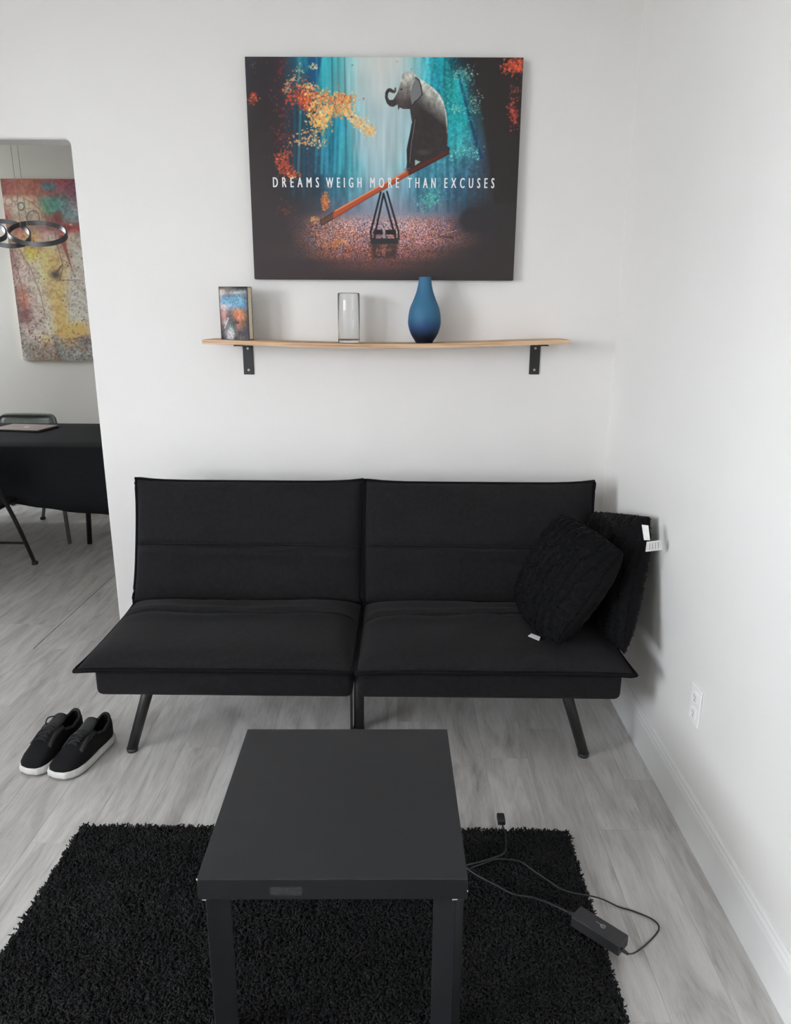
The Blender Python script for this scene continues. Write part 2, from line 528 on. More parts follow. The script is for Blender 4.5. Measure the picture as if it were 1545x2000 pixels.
# ------------------------------------------------------------------ futon sofa
SX0, SX1, SXM = -1.083, 0.786, -0.150
sofa = thing('futon_sofa', 'black fabric futon sofa with split backrest and slanted metal legs', 'sofa', (SXM, 2.50, 0))

def vn(nx, ny, gx, gy, seed):
    r = np.random.RandomState(seed).rand(gy + 2, gx + 2)
    X = np.linspace(0, gx, nx); Y = np.linspace(0, gy, ny)
    xi = X.astype(int); yi = Y.astype(int)
    fx = X - xi; fy = Y - yi
    fx = fx * fx * (3 - 2 * fx); fy = fy * fy * (3 - 2 * fy)
    a = r[np.ix_(yi, xi)]; b = r[np.ix_(yi, xi + 1)]; c = r[np.ix_(yi + 1, xi)]; d = r[np.ix_(yi + 1, xi + 1)]
    FX, FY = np.meshgrid(fx, fy)
    return (a * (1 - FX) + b * FX) * (1 - FY) + (c * (1 - FX) + d * FX) * FY

def cushion(name, x0, x1, O, V, Nn, top, bot, grooves, seed, gw=0.0055, ear=0.012, pw=5.0, inner=0):
    """panel spanning x0..x1 and O..O+V, bulging along Nn; grooves = [(fraction, depth)]."""
    nu, nv = 56, 76
    S = np.linspace(0, 1, nu); T = np.linspace(0, 1, nv)
    T = np.unique(np.concatenate([T] + [g + np.linspace(-.045, .045, 37) for g, _ in grooves]))
    nv = len(T)
    O, V, Nn = Vector(O), Vector(V), Vector(Nn).normalized()
    L = V.length
    e = lambda s, p: np.clip(1 - np.abs(2 * s - 1) ** p, 0, 1)
    nz = vn(nu, nv, 6, 5, seed) - .5
    nz2 = vn(nu, nv, 16, 3, seed + 50) - .5
    vs, fs = [], []
    for side in (1, -1):
        for j, t in enumerate(T):
            for i, s in enumerate(S):
                f = (e(s, pw * 1.6) ** .6) * (e(t, pw) ** .55)
                w = (top if side > 0 else bot) * f
                if side > 0:
                    for g, dep in grooves:
                        wob = g + 0.007 * math.sin(3 * s + seed)
                        sp = np.clip((1 - abs(2 * s - 1)) * 9, 0, 1)
                        w -= dep * sp * f * math.exp(-((t - wob) * L / gw) ** 2)
                        w += dep * .35 * sp * f * (math.exp(-((t - wob - .06) * L / .03) ** 2) + math.exp(-((t - wob + .06) * L / .03) ** 2))
                    w += f * (nz[j, i] * .014 + nz2[j, i] * .005)
                # edges sag in between the corners
                du = ear * (1 - 2 * s) * (e(t, 3.0)) * abs(2 * s - 1) ** 2 * (0.12 if (s > .5) == (inner > 0) else 1.0)
                dt = ear * (1 - 2 * t) * (e(s, 6.0)) * abs(2 * t - 1) ** 2
                p = O + V * t + V.normalized() * dt + Nn * (w * side)
                vs.append(Vector((x0 + (x1 - x0) * s + du, p.y, p.z)))
    N1 = nu * nv
    for j in range(nv - 1):
        for i in range(nu - 1):
            a = j * nu + i
            fs.append([a, a + 1, a + nu + 1, a + nu])
            fs.append([N1 + a, N1 + a + nu, N1 + a + nu + 1, N1 + a + 1])
    o = mk(name, vs, fs, M['sofa'], sofa, True)
    bm = bmesh.new(); bm.from_mesh(o.data)
    bmesh.ops.remove_doubles(bm, verts=bm.verts, dist=1e-5)
    bmesh.ops.recalc_face_normals(bm, faces=bm.faces)
    bm.to_mesh(o.data); bm.free()
    # piping round the rim
    rim = [vs[i] for i in range(0, nu, 3)] + [vs[j * nu + nu - 1] for j in range(1, nv, 3)] + \
          [vs[(nv - 1) * nu + i] for i in range(nu - 1, 0, -3)] + [vs[j * nu] for j in range(nv - 1, 0, -3)]
    tube('piping', rim, 0.0078, M['piping'], o, 6, closed=True)
    return o

g = 0.0035
SEAT_O, SEAT_V, SEAT_N = (0, 2.178, .412), (0, .575, .004), (0, -.0, 1)
BACK_O, BACK_V = (0, 2.745, .425), (0, .150, .482)
bn = Vector(BACK_V).cross(Vector((1, 0, 0)))
bn = bn if bn.y < 0 else -bn
for k, (a, b) in enumerate(((SX0, SXM - g), (SXM + g, SX1))):
    cushion('seat_cushion', a, b, SEAT_O, SEAT_V, SEAT_N, .058, .035, [(.63, .024)], 3 + k, inner=1 - 2 * k)
    cushion('back_cushion', a - .004 * (1 - k), b + .004 * k, BACK_O, BACK_V, bn, .050, .05, [(.46, .034)], 13 + k, inner=1 - 2 * k)
# upholstered base under the seat and board behind the back, one of each per half
for k, (a, b) in enumerate(((-1.040, SXM - .010), (SXM + .010, .757))):
    o = box('seat_base', a, b, 2.222, 2.70, .293, .400, M['sofa'], sofa, .022, 3, smooth=True)
    o = mk('back_board', [(x, y, z) for x in (a + .02, b - .02) for (y, z) in ((2.80, .33), (2.845, .33), (2.975, .84), (2.925, .86))],
           [[0, 1, 2, 3], [7, 6, 5, 4], [0, 4, 5, 1], [1, 5, 6, 2], [2, 6, 7, 3], [3, 7, 4, 0]], M['sofa'], sofa)
    fixn(o)
for (fx, fy, tx, ty) in ((-.985, 2.347, -.885, 2.335), (.678, 2.343, .582, 2.335), (-.985, 2.86, -.885, 2.66), (.678, 2.86, .582, 2.66)):
    lg = tube('leg', [(fx, fy, .012), (fx + (tx - fx) * .5, fy + (ty - fy) * .5, .16), (tx, ty, .305)], [.0185, .0195, .0205], M['leg_metal'], sofa, 16)
    lathe('foot_cap', [(0, 0), (.0195, 0), (.0205, .004), (.0205, .014), (.0, .014)], (fx, fy, 0), M['plastic'], lg, 16)
lg = tube('leg', [(-.156, 2.50, .012), (-.152, 2.49, .30)], .0195, M['leg_metal'], sofa, 16)
lathe('foot_cap', [(0, 0), (.0205, 0), (.0215, .004), (.0215, .014), (.0, .014)], (-.156, 2.50, 0), M['plastic'], lg, 16)
box('support_strip', -.188, -.180, 2.478, 2.512, .0, .31, M['leg_metal'], sofa, .001, 1)
for x in (SX0 + .10, SXM, SX1 - .10):
    box('hinge', x - .03, x + .03, 2.69, 2.83, .33, .37, M['leg_metal'], sofa, .004, 1)

# ------------------------------------------------------------------ cushions on the sofa
def throw_pillow(name, label, P, T, ridges, amp, seed, tags, group=None, pinch=0.0, belly=0.0):
    P = [Vector(p) for p in P]         # bottom near, bottom far, top far, top near
    c = sum(P, Vector()) / 4
    base = Vector((c.x, c.y, min(p.z for p in P)))
    root = thing(name, label, 'cushion', base, group)
    nrm = (P[1] - P[0]).cross(P[3] - P[0]).normalized()
    if nrm.x > 0: nrm = -nrm
    nu, nv = 150, 80
    nz = vn(nu, nv, 9, 7, seed) - .5
    nz2 = vn(nu, nv, 30, 24, seed + 9) - .5
    nz3 = vn(nu, nv, 44, 34, seed + 19) - .5
    vs, fs = [], []
    for side in (1, -1):
        for j in range(nv):
            t = j / (nv - 1)
            for i in range(nu):
                s = i / (nu - 1)
                es = max(0, 1 - abs(2 * s - 1) ** 2.6); et = max(0, 1 - abs(2 * t - 1) ** 2.6)
                f = (es ** .5) * (et ** .5)
                s2 = s + pinch * (.5 - s) * 2 * (1 - abs(2 * t - 1) ** 2) * abs(2 * s - 1)
                t2 = t + pinch * (.5 - t) * 2 * (1 - abs(2 * s - 1) ** 2) * abs(2 * t - 1)
                t2 -= belly * (1 - abs(2 * s - 1) ** 2) * (1 - t) ** 2
                p = P[0] * (1 - s2) * (1 - t2) + P[1] * s2 * (1 - t2) + P[2] * s2 * t2 + P[3] * (1 - s2) * t2
                w = T / 2 * f
                r = abs(math.sin(PI * (ridges * (s + .05 * nz[j, i] + .012 * nz2[j, i] + .03 * math.sin(5 * t + seed)))))
                w += (amp * (r ** .5 - .6) + .004 * nz2[j, i] + .003 * nz3[j, i]) * min(1, f * 2.5)
                ee = 1.0 if 0 < i < nu - 1 and 0 < j < nv - 1 else 0.0
                vs.append(p + nrm * (w * side * ee))
    N1 = nu * nv
    for j in range(nv - 1):
        for i in range(nu - 1):
            a = j * nu + i
            fs.append([a, a + 1, a + nu + 1, a + nu]); fs.append([N1 + a, N1 + a + nu, N1 + a + nu + 1, N1 + a + 1])
    o = mk('cushion_cover', vs, fs, M['fur'], root, True)
    bm = bmesh.new(); bm.from_mesh(o.data)
    bmesh.ops.remove_doubles(bm, verts=bm.verts, dist=1e-5); bmesh.ops.recalc_face_normals(bm, faces=bm.faces)
    bm.to_mesh(o.data); bm.free()
    # short fur fuzz breaking the outline
    fv, ff = [], []
    rs = np.random.RandomState(seed)
    for q in range(3600):
        side = 1 if rs.rand() < .8 else -1
        i = rs.randint(1, nu - 2); j = rs.randint(1, nv - 2)
        if rs.rand() < .3:
            if rs.rand() < .5: i = 1 if rs.rand() < .5 else nu - 2
            else: j = 1 if rs.rand() < .5 else nv - 2
        a = vs[(0 if side > 0 else N1) + j * nu + i]
        d = (a - c).normalized() * .5 + nrm * side * .7 + Vector(rs.randn(3)) * .5
        d.normalize()
        l = .005 + .005 * rs.rand()
        t_ = d.cross(Vector(rs.randn(3))).normalized() * .0016
        b0 = len(fv)
        fv += [a - t_, a + t_, a + d * l]
        ff.append([b0, b0 + 1, b0 + 2])
    fz = mk('fur_pile', fv, ff, M['fur'], root); fz['kind'] = 'stuff'
    for (pts, printed) in tags:
        tv = [Vector(p) for p in pts]
        nt = (tv[1] - tv[0]).cross(tv[3] - tv[0]).normalized() * .0006
        mid = sum(tv, Vector()) / 4
        ring = [p + nt for p in tv] + [p - nt for p in tv]
        tg = fixn(mk('care_tag', ring, [[0, 1, 2, 3], [7, 6, 5, 4], [0, 4, 5, 1], [1, 5, 6, 2], [2, 6, 7, 3], [3, 7, 4, 0]], M['tag'], root))
        if printed:
            sgn = -1 if nt.y > 0 else 1
            for q in (.22, .4, .58, .76):
                A = tv[0].lerp(tv[1], q).lerp(tv[3].lerp(tv[2], q), .18); B = tv[0].lerp(tv[1], q).lerp(tv[3].lerp(tv[2], q), .82)
                e = (tv[1] - tv[0]).normalized() * .0012
                k = nt * 1.4 * sgn
                mk('tag_print', [A - e + k, A + e + k, B + e + k, B - e + k], [[0, 1, 2, 3]], M['tag_print'], tg)
    return root

throw_pillow('throw_cushion', 'black ribbed faux fur cushion standing against the right wall, two white tags',
    [(.748, 2.210, .474), (.710, 2.665, .478), (.780, 2.850, .790), (.868, 2.440, .886)], .140, 8, .008, 31,
    [([(.811, 2.350, .884), (.828, 2.335, .886), (.834, 2.322, .838), (.819, 2.337, .834)], False),
     ([(.822, 2.318, .834), (.874, 2.327, .838), (.880, 2.325, .804), (.820, 2.314, .800)], True)], pinch=-.005)
throw_pillow('throw_cushion', 'black ribbed faux fur cushion slumped in front of another cushion on the futon seat',
    [(.530, 2.232, .497), (.452, 2.655, .500), (.612, 2.640, .836), (.744, 2.305, .797)], .165, 10, .016, 47,
    [([(.448, 2.335, .480), (.480, 2.300, .479), (.490, 2.325, .482), (.462, 2.352, .482)], False)], pinch=-.03, belly=.05)

# ------------------------------------------------------------------ rug
RX0, RX1, RY0, RY1 = -0.992, 0.527, 0.35, 1.925
rug = thing('shag_rug', 'black shaggy rug under the side table', 'rug', ((RX0 + RX1) / 2, (RY0 + RY1) / 2, 0))
box('rug_backing', RX0, RX1, RY0, RY1, 0.0005, .009, M['rug_base'], rug, .002, 1)
def pile(nt, y0, y1, rs):
    x = rs.uniform(RX0, RX1, nt); y = rs.uniform(y0, y1, nt)
    lean = rs.randn(nt, 2) * .010
    L = rs.uniform(.015, .023, nt)
    rad = rs.uniform(.0019, .0029, nt)
    ang = rs.uniform(0, 2 * PI, nt)
    segs = 3
    V = np.zeros((nt, 3 * segs + 1, 3))
    curl = rs.randn(nt, 2) * .0045
    for s in range(segs):
        f = s / segs
        cx = x + lean[:, 0] * f ** 1.5 + curl[:, 0] * math.sin(f * 5)
        cy = y + lean[:, 1] * f ** 1.5 + curl[:, 1] * math.cos(f * 5)
        cz = .006 + (L - .5 * np.hypot(lean[:, 0], lean[:, 1])) * f
        r = rad * (.8 + .5 * f)
        for k in range(3):
            a = ang + k * 2 * PI / 3 + f * 1.2
            V[:, s * 3 + k] = np.stack([cx + r * np.cos(a), cy + r * np.sin(a), cz], 1)
    V[:, 9] = np.stack([x + lean[:, 0] * .75 + curl[:, 0] * -.3, y + lean[:, 1] * .75, .006 + .80 * (L - .5 * np.hypot(lean[:, 0], lean[:, 1]))], 1)
    base = []
    for s in range(segs - 1):
        for k in range(3):
            k2 = (k + 1) % 3
            a, b, c, d = s * 3 + k, s * 3 + k2, s * 3 + 3 + k2, s * 3 + 3 + k
            base += [(a, b, c), (a, c, d)]
    for k in range(3):
        base.append((6 + k, 6 + (k + 1) % 3, 9))
    base = np.array(base)
    F = (base[None] + (np.arange(nt) * 10)[:, None, None]).reshape(-1, 3)
    return V.reshape(-1, 3), F
v1, f1 = pile(72000, 1.05, RY1, np.random.RandomState(5))
v2, f2 = pile(24000, RY0, 1.05, np.random.RandomState(6))
Vp = np.vstack([v1, v2]); Fp = np.vstack([f1, f2 + len(v1)])
me = bpy.data.meshes.new('rug_pile')
me.vertices.add(len(Vp)); me.vertices.foreach_set('co', (Vp - np.array(rug.location)).astype(np.float32).ravel())
me.loops.add(len(Fp) * 3); me.loops.foreach_set('vertex_index', Fp.astype(np.int32).ravel())
me.polygons.add(len(Fp)); me.polygons.foreach_set('loop_start', (np.arange(len(Fp)) * 3).astype(np.int32))
me.update(calc_edges=True); me.validate()
me.polygons.foreach_set('use_smooth', np.ones(len(Fp), bool))
pl = link('rug_pile', me, M['rug'], rug); pl['kind'] = 'stuff'

# ------------------------------------------------------------------ side table
TX, TY, TR, ZT = -.1373, 1.4947, .0174, .460
tb = thing('side_table', 'square black wooden side table with thick top and block legs', 'table', (TX, TY, 0.009))
def tpt(a, b):
    return (TX + a * math.cos(TR) - b * math.sin(TR), TY + a * math.sin(TR) + b * math.cos(TR))
v, f = boxvf(TX - .275, TX + .275, TY - .275, TY + .275, ZT - .05, ZT, .0015, 2)
top = mk('tabletop', rotz(v, (TX, TY), TR), f, M['table'], tb)
for a, b, ang in ((-.243, -.245, .30), (.2405, -.2405, 1.10), (-.246, .246, .05), (.246, .246, -.04)):
    cx, cy = tpt(a, b)
    v, f = boxvf(cx - .025, cx + .025, cy - .025, cy + .025, .0095, ZT - .05, .001, 1)
    mk('leg', rotz(v, (cx, cy), TR + ang), f, M['table'], tb)
def chip(a, b, z, sx, sy, sz, par):
    cx, cy = tpt(a, b)
    v, f = boxvf(cx - sx, cx + sx, cy - sy, cy + sy, z - sz, z + sz, .0008, 1)
    rs = np.random.RandomState(int(abs(a * 1e4)))
    v = [Vector((q.x + rs.randn() * .0006, q.y + rs.randn() * .0004, q.z + rs.randn() * .0006)) for q in v]
    mk('chipped_corner', v, f, M['chip'], par)
chip(-.2743, -.2743, ZT - .001, .0014, .0012, .0022, top)
chip(.2745, -.2743, ZT - .030, .0012, .0010, .0022, top)
chip(-.262, -.2738, ZT - .0508, .0045, .0012, .0012, top)
chip(.2495, -.2738, ZT - .0508, .0055, .0012, .0014, top)
p0, p1 = tpt(-.128, -.2753), tpt(-.062, -.2753)
mk('tape', [(p0[0], p0[1], ZT - .038), (p1[0], p1[1], ZT - .040), (p1[0], p1[1], ZT - .019), (p0[0], p0[1], ZT - .018)], [[0, 1, 2, 3]], M['tape'], top)

# ------------------------------------------------------------------ power adapter with its cable
PA = (.5155, 1.512)
ad = thing('power_adapter', 'black laptop power adapter brick with cable on the rug edge', 'power adapter', (PA[0], PA[1], .028))
ang = math.atan2(-.094, .099)
def apt(a, b, z):
    return (PA[0] + a * math.cos(ang) - b * math.sin(ang), PA[1] + a * math.sin(ang) + b * math.cos(ang), z)
v, f = boxvf(PA[0] - .068, PA[0] + .068, PA[1] - .0245, PA[1] + .0245, .030, .062, .003, 2)
body = mk('body', rotz(v, PA, ang), f, M['plastic'], ad)
# small printed emblem: a ring with a bar and a short run of lettering
def flat(name, pts, z, m, par, w):
    pth = [apt(a, b, z) for a, b in pts]
    return tube(name, pth, w, m, par, 6, flat=.12)
em = flat('printed_mark', [(.008 + .0052 * math.cos(t) * 1.15, .0035 + .0052 * math.sin(t)) for t in np.linspace(.3, 6.0, 18)], .0621, M['mark'], body, .0011)
flat('printed_mark', [(.0045, .0035), (.011, .0035)], .0621, M['mark'], body, .0010)
flat('printed_mark', [(-.012 + .0013 * k, .0048 + .0012 * (k % 2)) for k in range(11)], .0621, M['mark'], body, .0007)
p = [apt(.066, -.012, .046), apt(.074, -.012, .045), apt(.086, -.010, .041)]
tube('strain_relief', p, [.0055, .005, .0035], M['plastic'], ad, 10)
p = [apt(-.066, .0, .046), apt(-.076, .0, .045), apt(-.088, .002, .041)]
tube('strain_relief', p, [.0065, .006, .0042], M['plastic'], ad, 10)
kb = 1.018
cb = [apt(.084, -.010, .041), (.596, 1.472, .018), (.632, 1.505, .005), (.672, 1.540, .004), (.692, 1.568, .004), (.681, 1.594, .004), (.638, 1.620, .004),
      (.603, 1.633, .005), (.566, 1.650, .012), (.530, 1.645, .028), (.484, 1.646, .036), (.451, 1.660, .036), (.425, 1.687, .036), (.383, 1.731, .036), (.351, 1.764, .036), (.289, 1.772, .036), (.250, 1.755, .036), (.205, 1.733, .036), (.160, 1.700, .034), (.09, 1.65, .034)]
tube('output_cable', crom(cb, 6), .0021, M['cable'], ad, 8)
cc = [apt(-.086, .002, .041), (.423, 1.598, .038), (.388, 1.619, .037), (.358, 1.630, .037), (.316, 1.639, .037), (.268, 1.674, .037), (.230, 1.701, .037), (.200, 1.730, .037),
      (.196, 1.742, .038), (.245, 1.760, .038), (.285, 1.778, .038), (.311, 1.793, .038), (.322, 1.830, .037), (.327, 1.880, .036), (.323, 1.915, .036), (.322, 1.938, .034)]
tube('mains_cable', crom(cc, 6), .0027, M['cable'], ad, 8)
v, f = boxvf(.311, .335, 1.930, 1.968, .024, .042, .003, 2)
pg = mk('plug', v, f, M['plastic'], ad)
for x in (.318, .328):
    box('prong', x - .001, x + .001, 1.966, 1.982, .029, .037, M['screw'], pg)

# ------------------------------------------------------------------ sneakers
def sneaker(name, label, loc, yaw, mirror, loop):
    root = thing(name, label, 'shoe', loc, None)
    L = .280
    sg = -1 if mirror else 1
    A = yaw
    def W(x, y, z):
        x *= sg
        return Vector((loc[0] + x * math.cos(A) - y * math.sin(A), loc[1] + x * math.sin(A) + y * math.cos(A), loc[2] + z))
    # s: 0 heel .. 1 toe; local -y is the toe
    KS = [0, .04, .12, .25, .42, .58, .72, .84, .93, .98, 1.0]
    KW = [.004, .024, .036, .040, .042, .048, .053, .053, .045, .030, .004]
    KC = [0, 0, 0, .001, .003, .004, .002, -.001, -.004, -.006, -.007]
    hw = lambda s: float(np.interp(s, KS, KW)); cc = lambda s: float(np.interp(s, KS, KC))
    ss = [.5 - .5 * math.cos(PI * k / 40) for k in range(41)]
    # sole
    def ring(grow, z, lift):
        left = [W(cc(s) - hw(s) - grow * min(1, hw(s) / .03), L / 2 - L * s + (grow if s < .05 else (-grow if s > .95 else 0)), z + lift * (max(0, s - .75) / .25) ** 2) for s in ss]
        right = [W(cc(s) + hw(s) + grow * min(1, hw(s) / .03), L / 2 - L * s + (grow if s < .05 else (-grow if s > .95 else 0)), z + lift * (max(0, s - .75) / .25) ** 2) for s in ss]
        return left + right[::-1]
    def stack(nm, levels, m, par):
        vs = []; k = None
        for gz in levels:
            r = ring(*gz); k = len(r); vs += r
        fs = []
        for a in range(len(levels) - 1):
            for i in range(k):
                j = (i + 1) % k
                fs.append([a * k + i, a * k + j, (a + 1) * k + j, (a + 1) * k + i])
        fs.append(list(range(k))[::-1]); fs.append([(len(levels) - 1) * k + i for i in range(k)])
        return fixn(mk(nm, vs, fs, m, par, True))
    stack('outsole', [(-.002, .000, .006), (.002, .002, .006), (.002, .005, .006)], M['outsole'], root)
    so = stack('midsole', [(.001, .005, .006), (.0045, .010, .006), (.0045, .026, .004), (.003, .031, .003), (-.002, .033, .003)], M['sole'], root)
    # upper: arch rings
    KH = [.098, .112, .106, .090, .108, .108, .080, .063, .053, .045, .036]
    ht = lambda s: float(np.interp(s, KS, KH))
    nt = 24
    vs, fs, keep = [], [], []
    for s in ss:
        for k in range(nt + 1):
            a = PI * k / nt
            q = math.cos(a); h = math.sin(a)
            pw = .62 if s > .5 else .45
            x = cc(s) + (hw(s) - .001) * math.copysign(abs(q) ** (.55 if s > .55 else .62), q)
            if s < .40:   # lean walls in around the ankle
                x = cc(s) + (x - cc(s)) * (1 - .16 * h)
            z = .030 + (ht(s) - .030) * h ** pw
            y = L / 2 - L * s
            if s < .12:
                y -= (.008 * h) * (1 - s / .12) - .004 * math.sin(PI * h)
            vs.append(W(x, y, z))
    for i in range(len(ss) - 1):
        sm = (ss[i] + ss[i + 1]) / 2
        for k in range(nt):
            am = PI * (k + .5) / nt
            if .045 < sm < .40 and abs(am - PI / 2) < .95 * min(1, (sm - .01) / .12) :
                continue
            a = i * (nt + 1) + k
            fs.append([a, a + 1, a + nt + 2, a + nt + 1])
    up = fixn(mk('upper', vs, fs, M['shoe_up'], root, True))
    m = up.modifiers.new('thick', 'SOLIDIFY'); m.thickness = .005; m.offset = -1
    # dark insole and lining
    r = [W(cc(s) - hw(s) * .86, L / 2 - L * s, .040) for s in ss if .03 < s < .75] + [W(cc(s) + hw(s) * .86, L / 2 - L * s, .040) for s in ss[::-1] if .03 < s < .75]
    mk('insole', r, [list(range(len(r)))], M['shoe_in'], root)
    # padded collar rim
    def top(s, a):
        h = math.sin(a); q = math.cos(a)
        x = cc(s) + (hw(s) - .001) * math.copysign(abs(q) ** .62, q) * (1 - .16 * h)
        return W(x, L / 2 - L * s, .030 + (ht(s) - .030) * h ** .45 + .001)
    rim = [top(s, PI / 2 - .92) for s in np.linspace(.39, .10, 9)] + [top(.055, PI / 2 - .45), top(.048, PI / 2), top(.055, PI / 2 + .45)] + [top(s, PI / 2 + .92) for s in np.linspace(.10, .39, 9)]
    tube('collar', crom(rim, 4), .0052, M['shoe_pan'], root, 8)
    # tongue
    tg = []
    for s, z, wd in ((.29, .134, .022), (.33, .132, .025), (.38, .124, .026), (.45, .117, .026), (.55, .112, .025), (.68, .090, .022)):
        for q in (-1, -.5, 0, .5, 1):
            tg.append(W(cc(s) + q * wd, L / 2 - L * s, z - .006 * q * q))
    tf = [[a * 5 + b, a * 5 + b + 1, a * 5 + b + 6, a * 5 + b + 5] for a in range(5) for b in range(4)]
    t_ = fixn(mk('tongue', tg, tf, M['shoe_pan'], root, True))
    m = t_.modifiers.new('thick', 'SOLIDIFY'); m.thickness = .005; m.offset = 0
    # eyestay panels
    for q in (-1, 1):
        ev = []
        for s in np.linspace(.40, .72, 9):
            for a0 in (PI / 2 - .42, PI / 2 - .62, PI / 2 - .84):
                a = a0 if q > 0 else PI - a0
                h = math.sin(a); c_ = math.cos(a)
                pw = .62 if s > .5 else .45
                x = cc(s) + (hw(s) + .0012) * math.copysign(abs(c_) ** .58, c_)
                ev.append(W(x, L / 2 - L * s, .0325 + (ht(s) - .030) * h ** pw))
        ef = [[a * 3 + b, a * 3 + b + 1, a * 3 + b + 4, a * 3 + b + 3] for a in range(8) for b in range(2)]
        e_ = fixn(mk('eyestay', ev, ef, M['shoe_pan'], root, True))
        m = e_.modifiers.new('thick', 'SOLIDIFY'); m.thickness = .002; m.offset = 0
    # laces
    for k, s in enumerate((.44, .50, .56, .62, .67)):
        z = ht(s) + .006
        wd = .025 - .001 * k
        tube('lace', crom([W(cc(s) - wd, L / 2 - L * s, z - .004), W(cc(s), L / 2 - L * (s + .012), z + .001), W(cc(s) + wd, L / 2 - L * (s + .03), z - .005)], 5), .0034, M['lace'], root, 6)
        tube('lace', crom([W(cc(s) + wd, L / 2 - L * s, z - .004), W(cc(s), L / 2 - L * (s + .012), z + .003), W(cc(s) - wd, L / 2 - L * (s + .03), z - .005)], 5), .0034, M['lace'], root, 6)
    if loop:
        s = .40
        tube('lace', crom([W(0, L / 2 - L * s, .110), W(-.020 * sg, L / 2 - L * .36, .128), W(-.042 * sg, L / 2 - L * .40, .124), W(-.036 * sg, L / 2 - L * .46, .108), W(-.012 * sg, L / 2 - L * .43, .108)], 6), .0025, M['lace'], root, 6)
        tube('lace', crom([W(0, L / 2 - L * s, .110), W(-.034 * sg, L / 2 - L * .45, .112), W(-.052 * sg, L / 2 - L * .50, .090), W(-.058 * sg, L / 2 - L * .53, .066)], 6), .0024, M['lace'], root, 6)
    return root
sneaker('sneaker', 'black low sneaker with white sole, the one closer to the futon leg', (-1.137, 2.295, 0), -.30, False, False)
sneaker('sneaker', 'black low sneaker with white sole and a loose lace loop', (-1.258, 2.320, 0), -.28, True, True)

# ------------------------------------------------------------------ wall shelf
SH0, SH1, SY0, SY1 = -.795, .668, 2.957, YB - .003
def sag(x):
    u = (x - SH0) / (SH1 - SH0)
    return 1.4585 + .008 * u - .0165 * (math.sin(PI * u)) ** 1.3
sf = thing('wall_shelf', 'long sagging plywood wall shelf on two black steel brackets', 'shelf', ((SH0 + SH1) / 2, YB, 1.43))
vs, fs = [], []
NS = 40
for i in range(NS + 1):
    x = SH0 + (SH1 - SH0) * i / NS
    z = sag(x)
    vs += [(x, SY0, z - .0165), (x, SY1, z - .0165), (x, SY1, z), (x, SY0, z)]
for i in range(NS):
    for k in range(4):
        k2 = (k + 1) % 4
        fs.append([i * 4 + k, i * 4 + k2, i * 4 + 4 + k2, i * 4 + 4 + k])
fs += [[0, 1, 2, 3], [NS * 4 + k for k in (3, 2, 1, 0)]]
fixn(mk('board', vs, fs, M['shelf'], sf))
for x in (-.656, .566):
    zt = sag(x) - .0175
    b = box('bracket', x - .0215, x + .0215, YB - .006, YB - .0005, zt - .131, zt, M['bracket'], sf, .001, 1)
    box('bracket_arm', x - .0215, x + .0215, 2.985, YB - .006, zt - .0055, zt - .0005, M['bracket'], b, .001, 1)
    for z in (zt - .022, zt - .112):
        v, f = tubevf([(x, YB - .0085, z), (x, YB - .0055, z)], .005, 12)
        fixn(mk('screw', v, f, M['screw'], b))

# ------------------------------------------------------------------ painting tools (flat prints held in colour attributes)
def rows_to_img(rows, H, Wd, xs_of, ys):
    """rows: [(y, [(x, rgb)...])...]; xs_of(y) gives x coords of every column."""
    out = np.zeros((H, Wd, 3))
    strips = []
    for y, pts in rows:
        px = [p[0] for p in pts]; pc = np.array([p[1] for p in pts], float)
        strips.append((y, px, pc))
    for r, y in enumerate(ys):
        xs = xs_of(y)
        a = strips[0]; b = strips[-1]
        for k in range(len(strips) - 1):
            if strips[k][0] <= y <= strips[k + 1][0]:
                a, b = strips[k], strips[k + 1]; break
        else:
            a = b = strips[0] if y < strips[0][0] else strips[-1]
        t = 0 if a[0] == b[0] else (y - a[0]) / (b[0] - a[0])
        t = t * t * (3 - 2 * t)
        for c in range(3):
            out[r, :, c] = np.interp(xs, a[1], a[2][:, c]) * (1 - t) + np.interp(xs, b[1], b[2][:, c]) * t
    return out

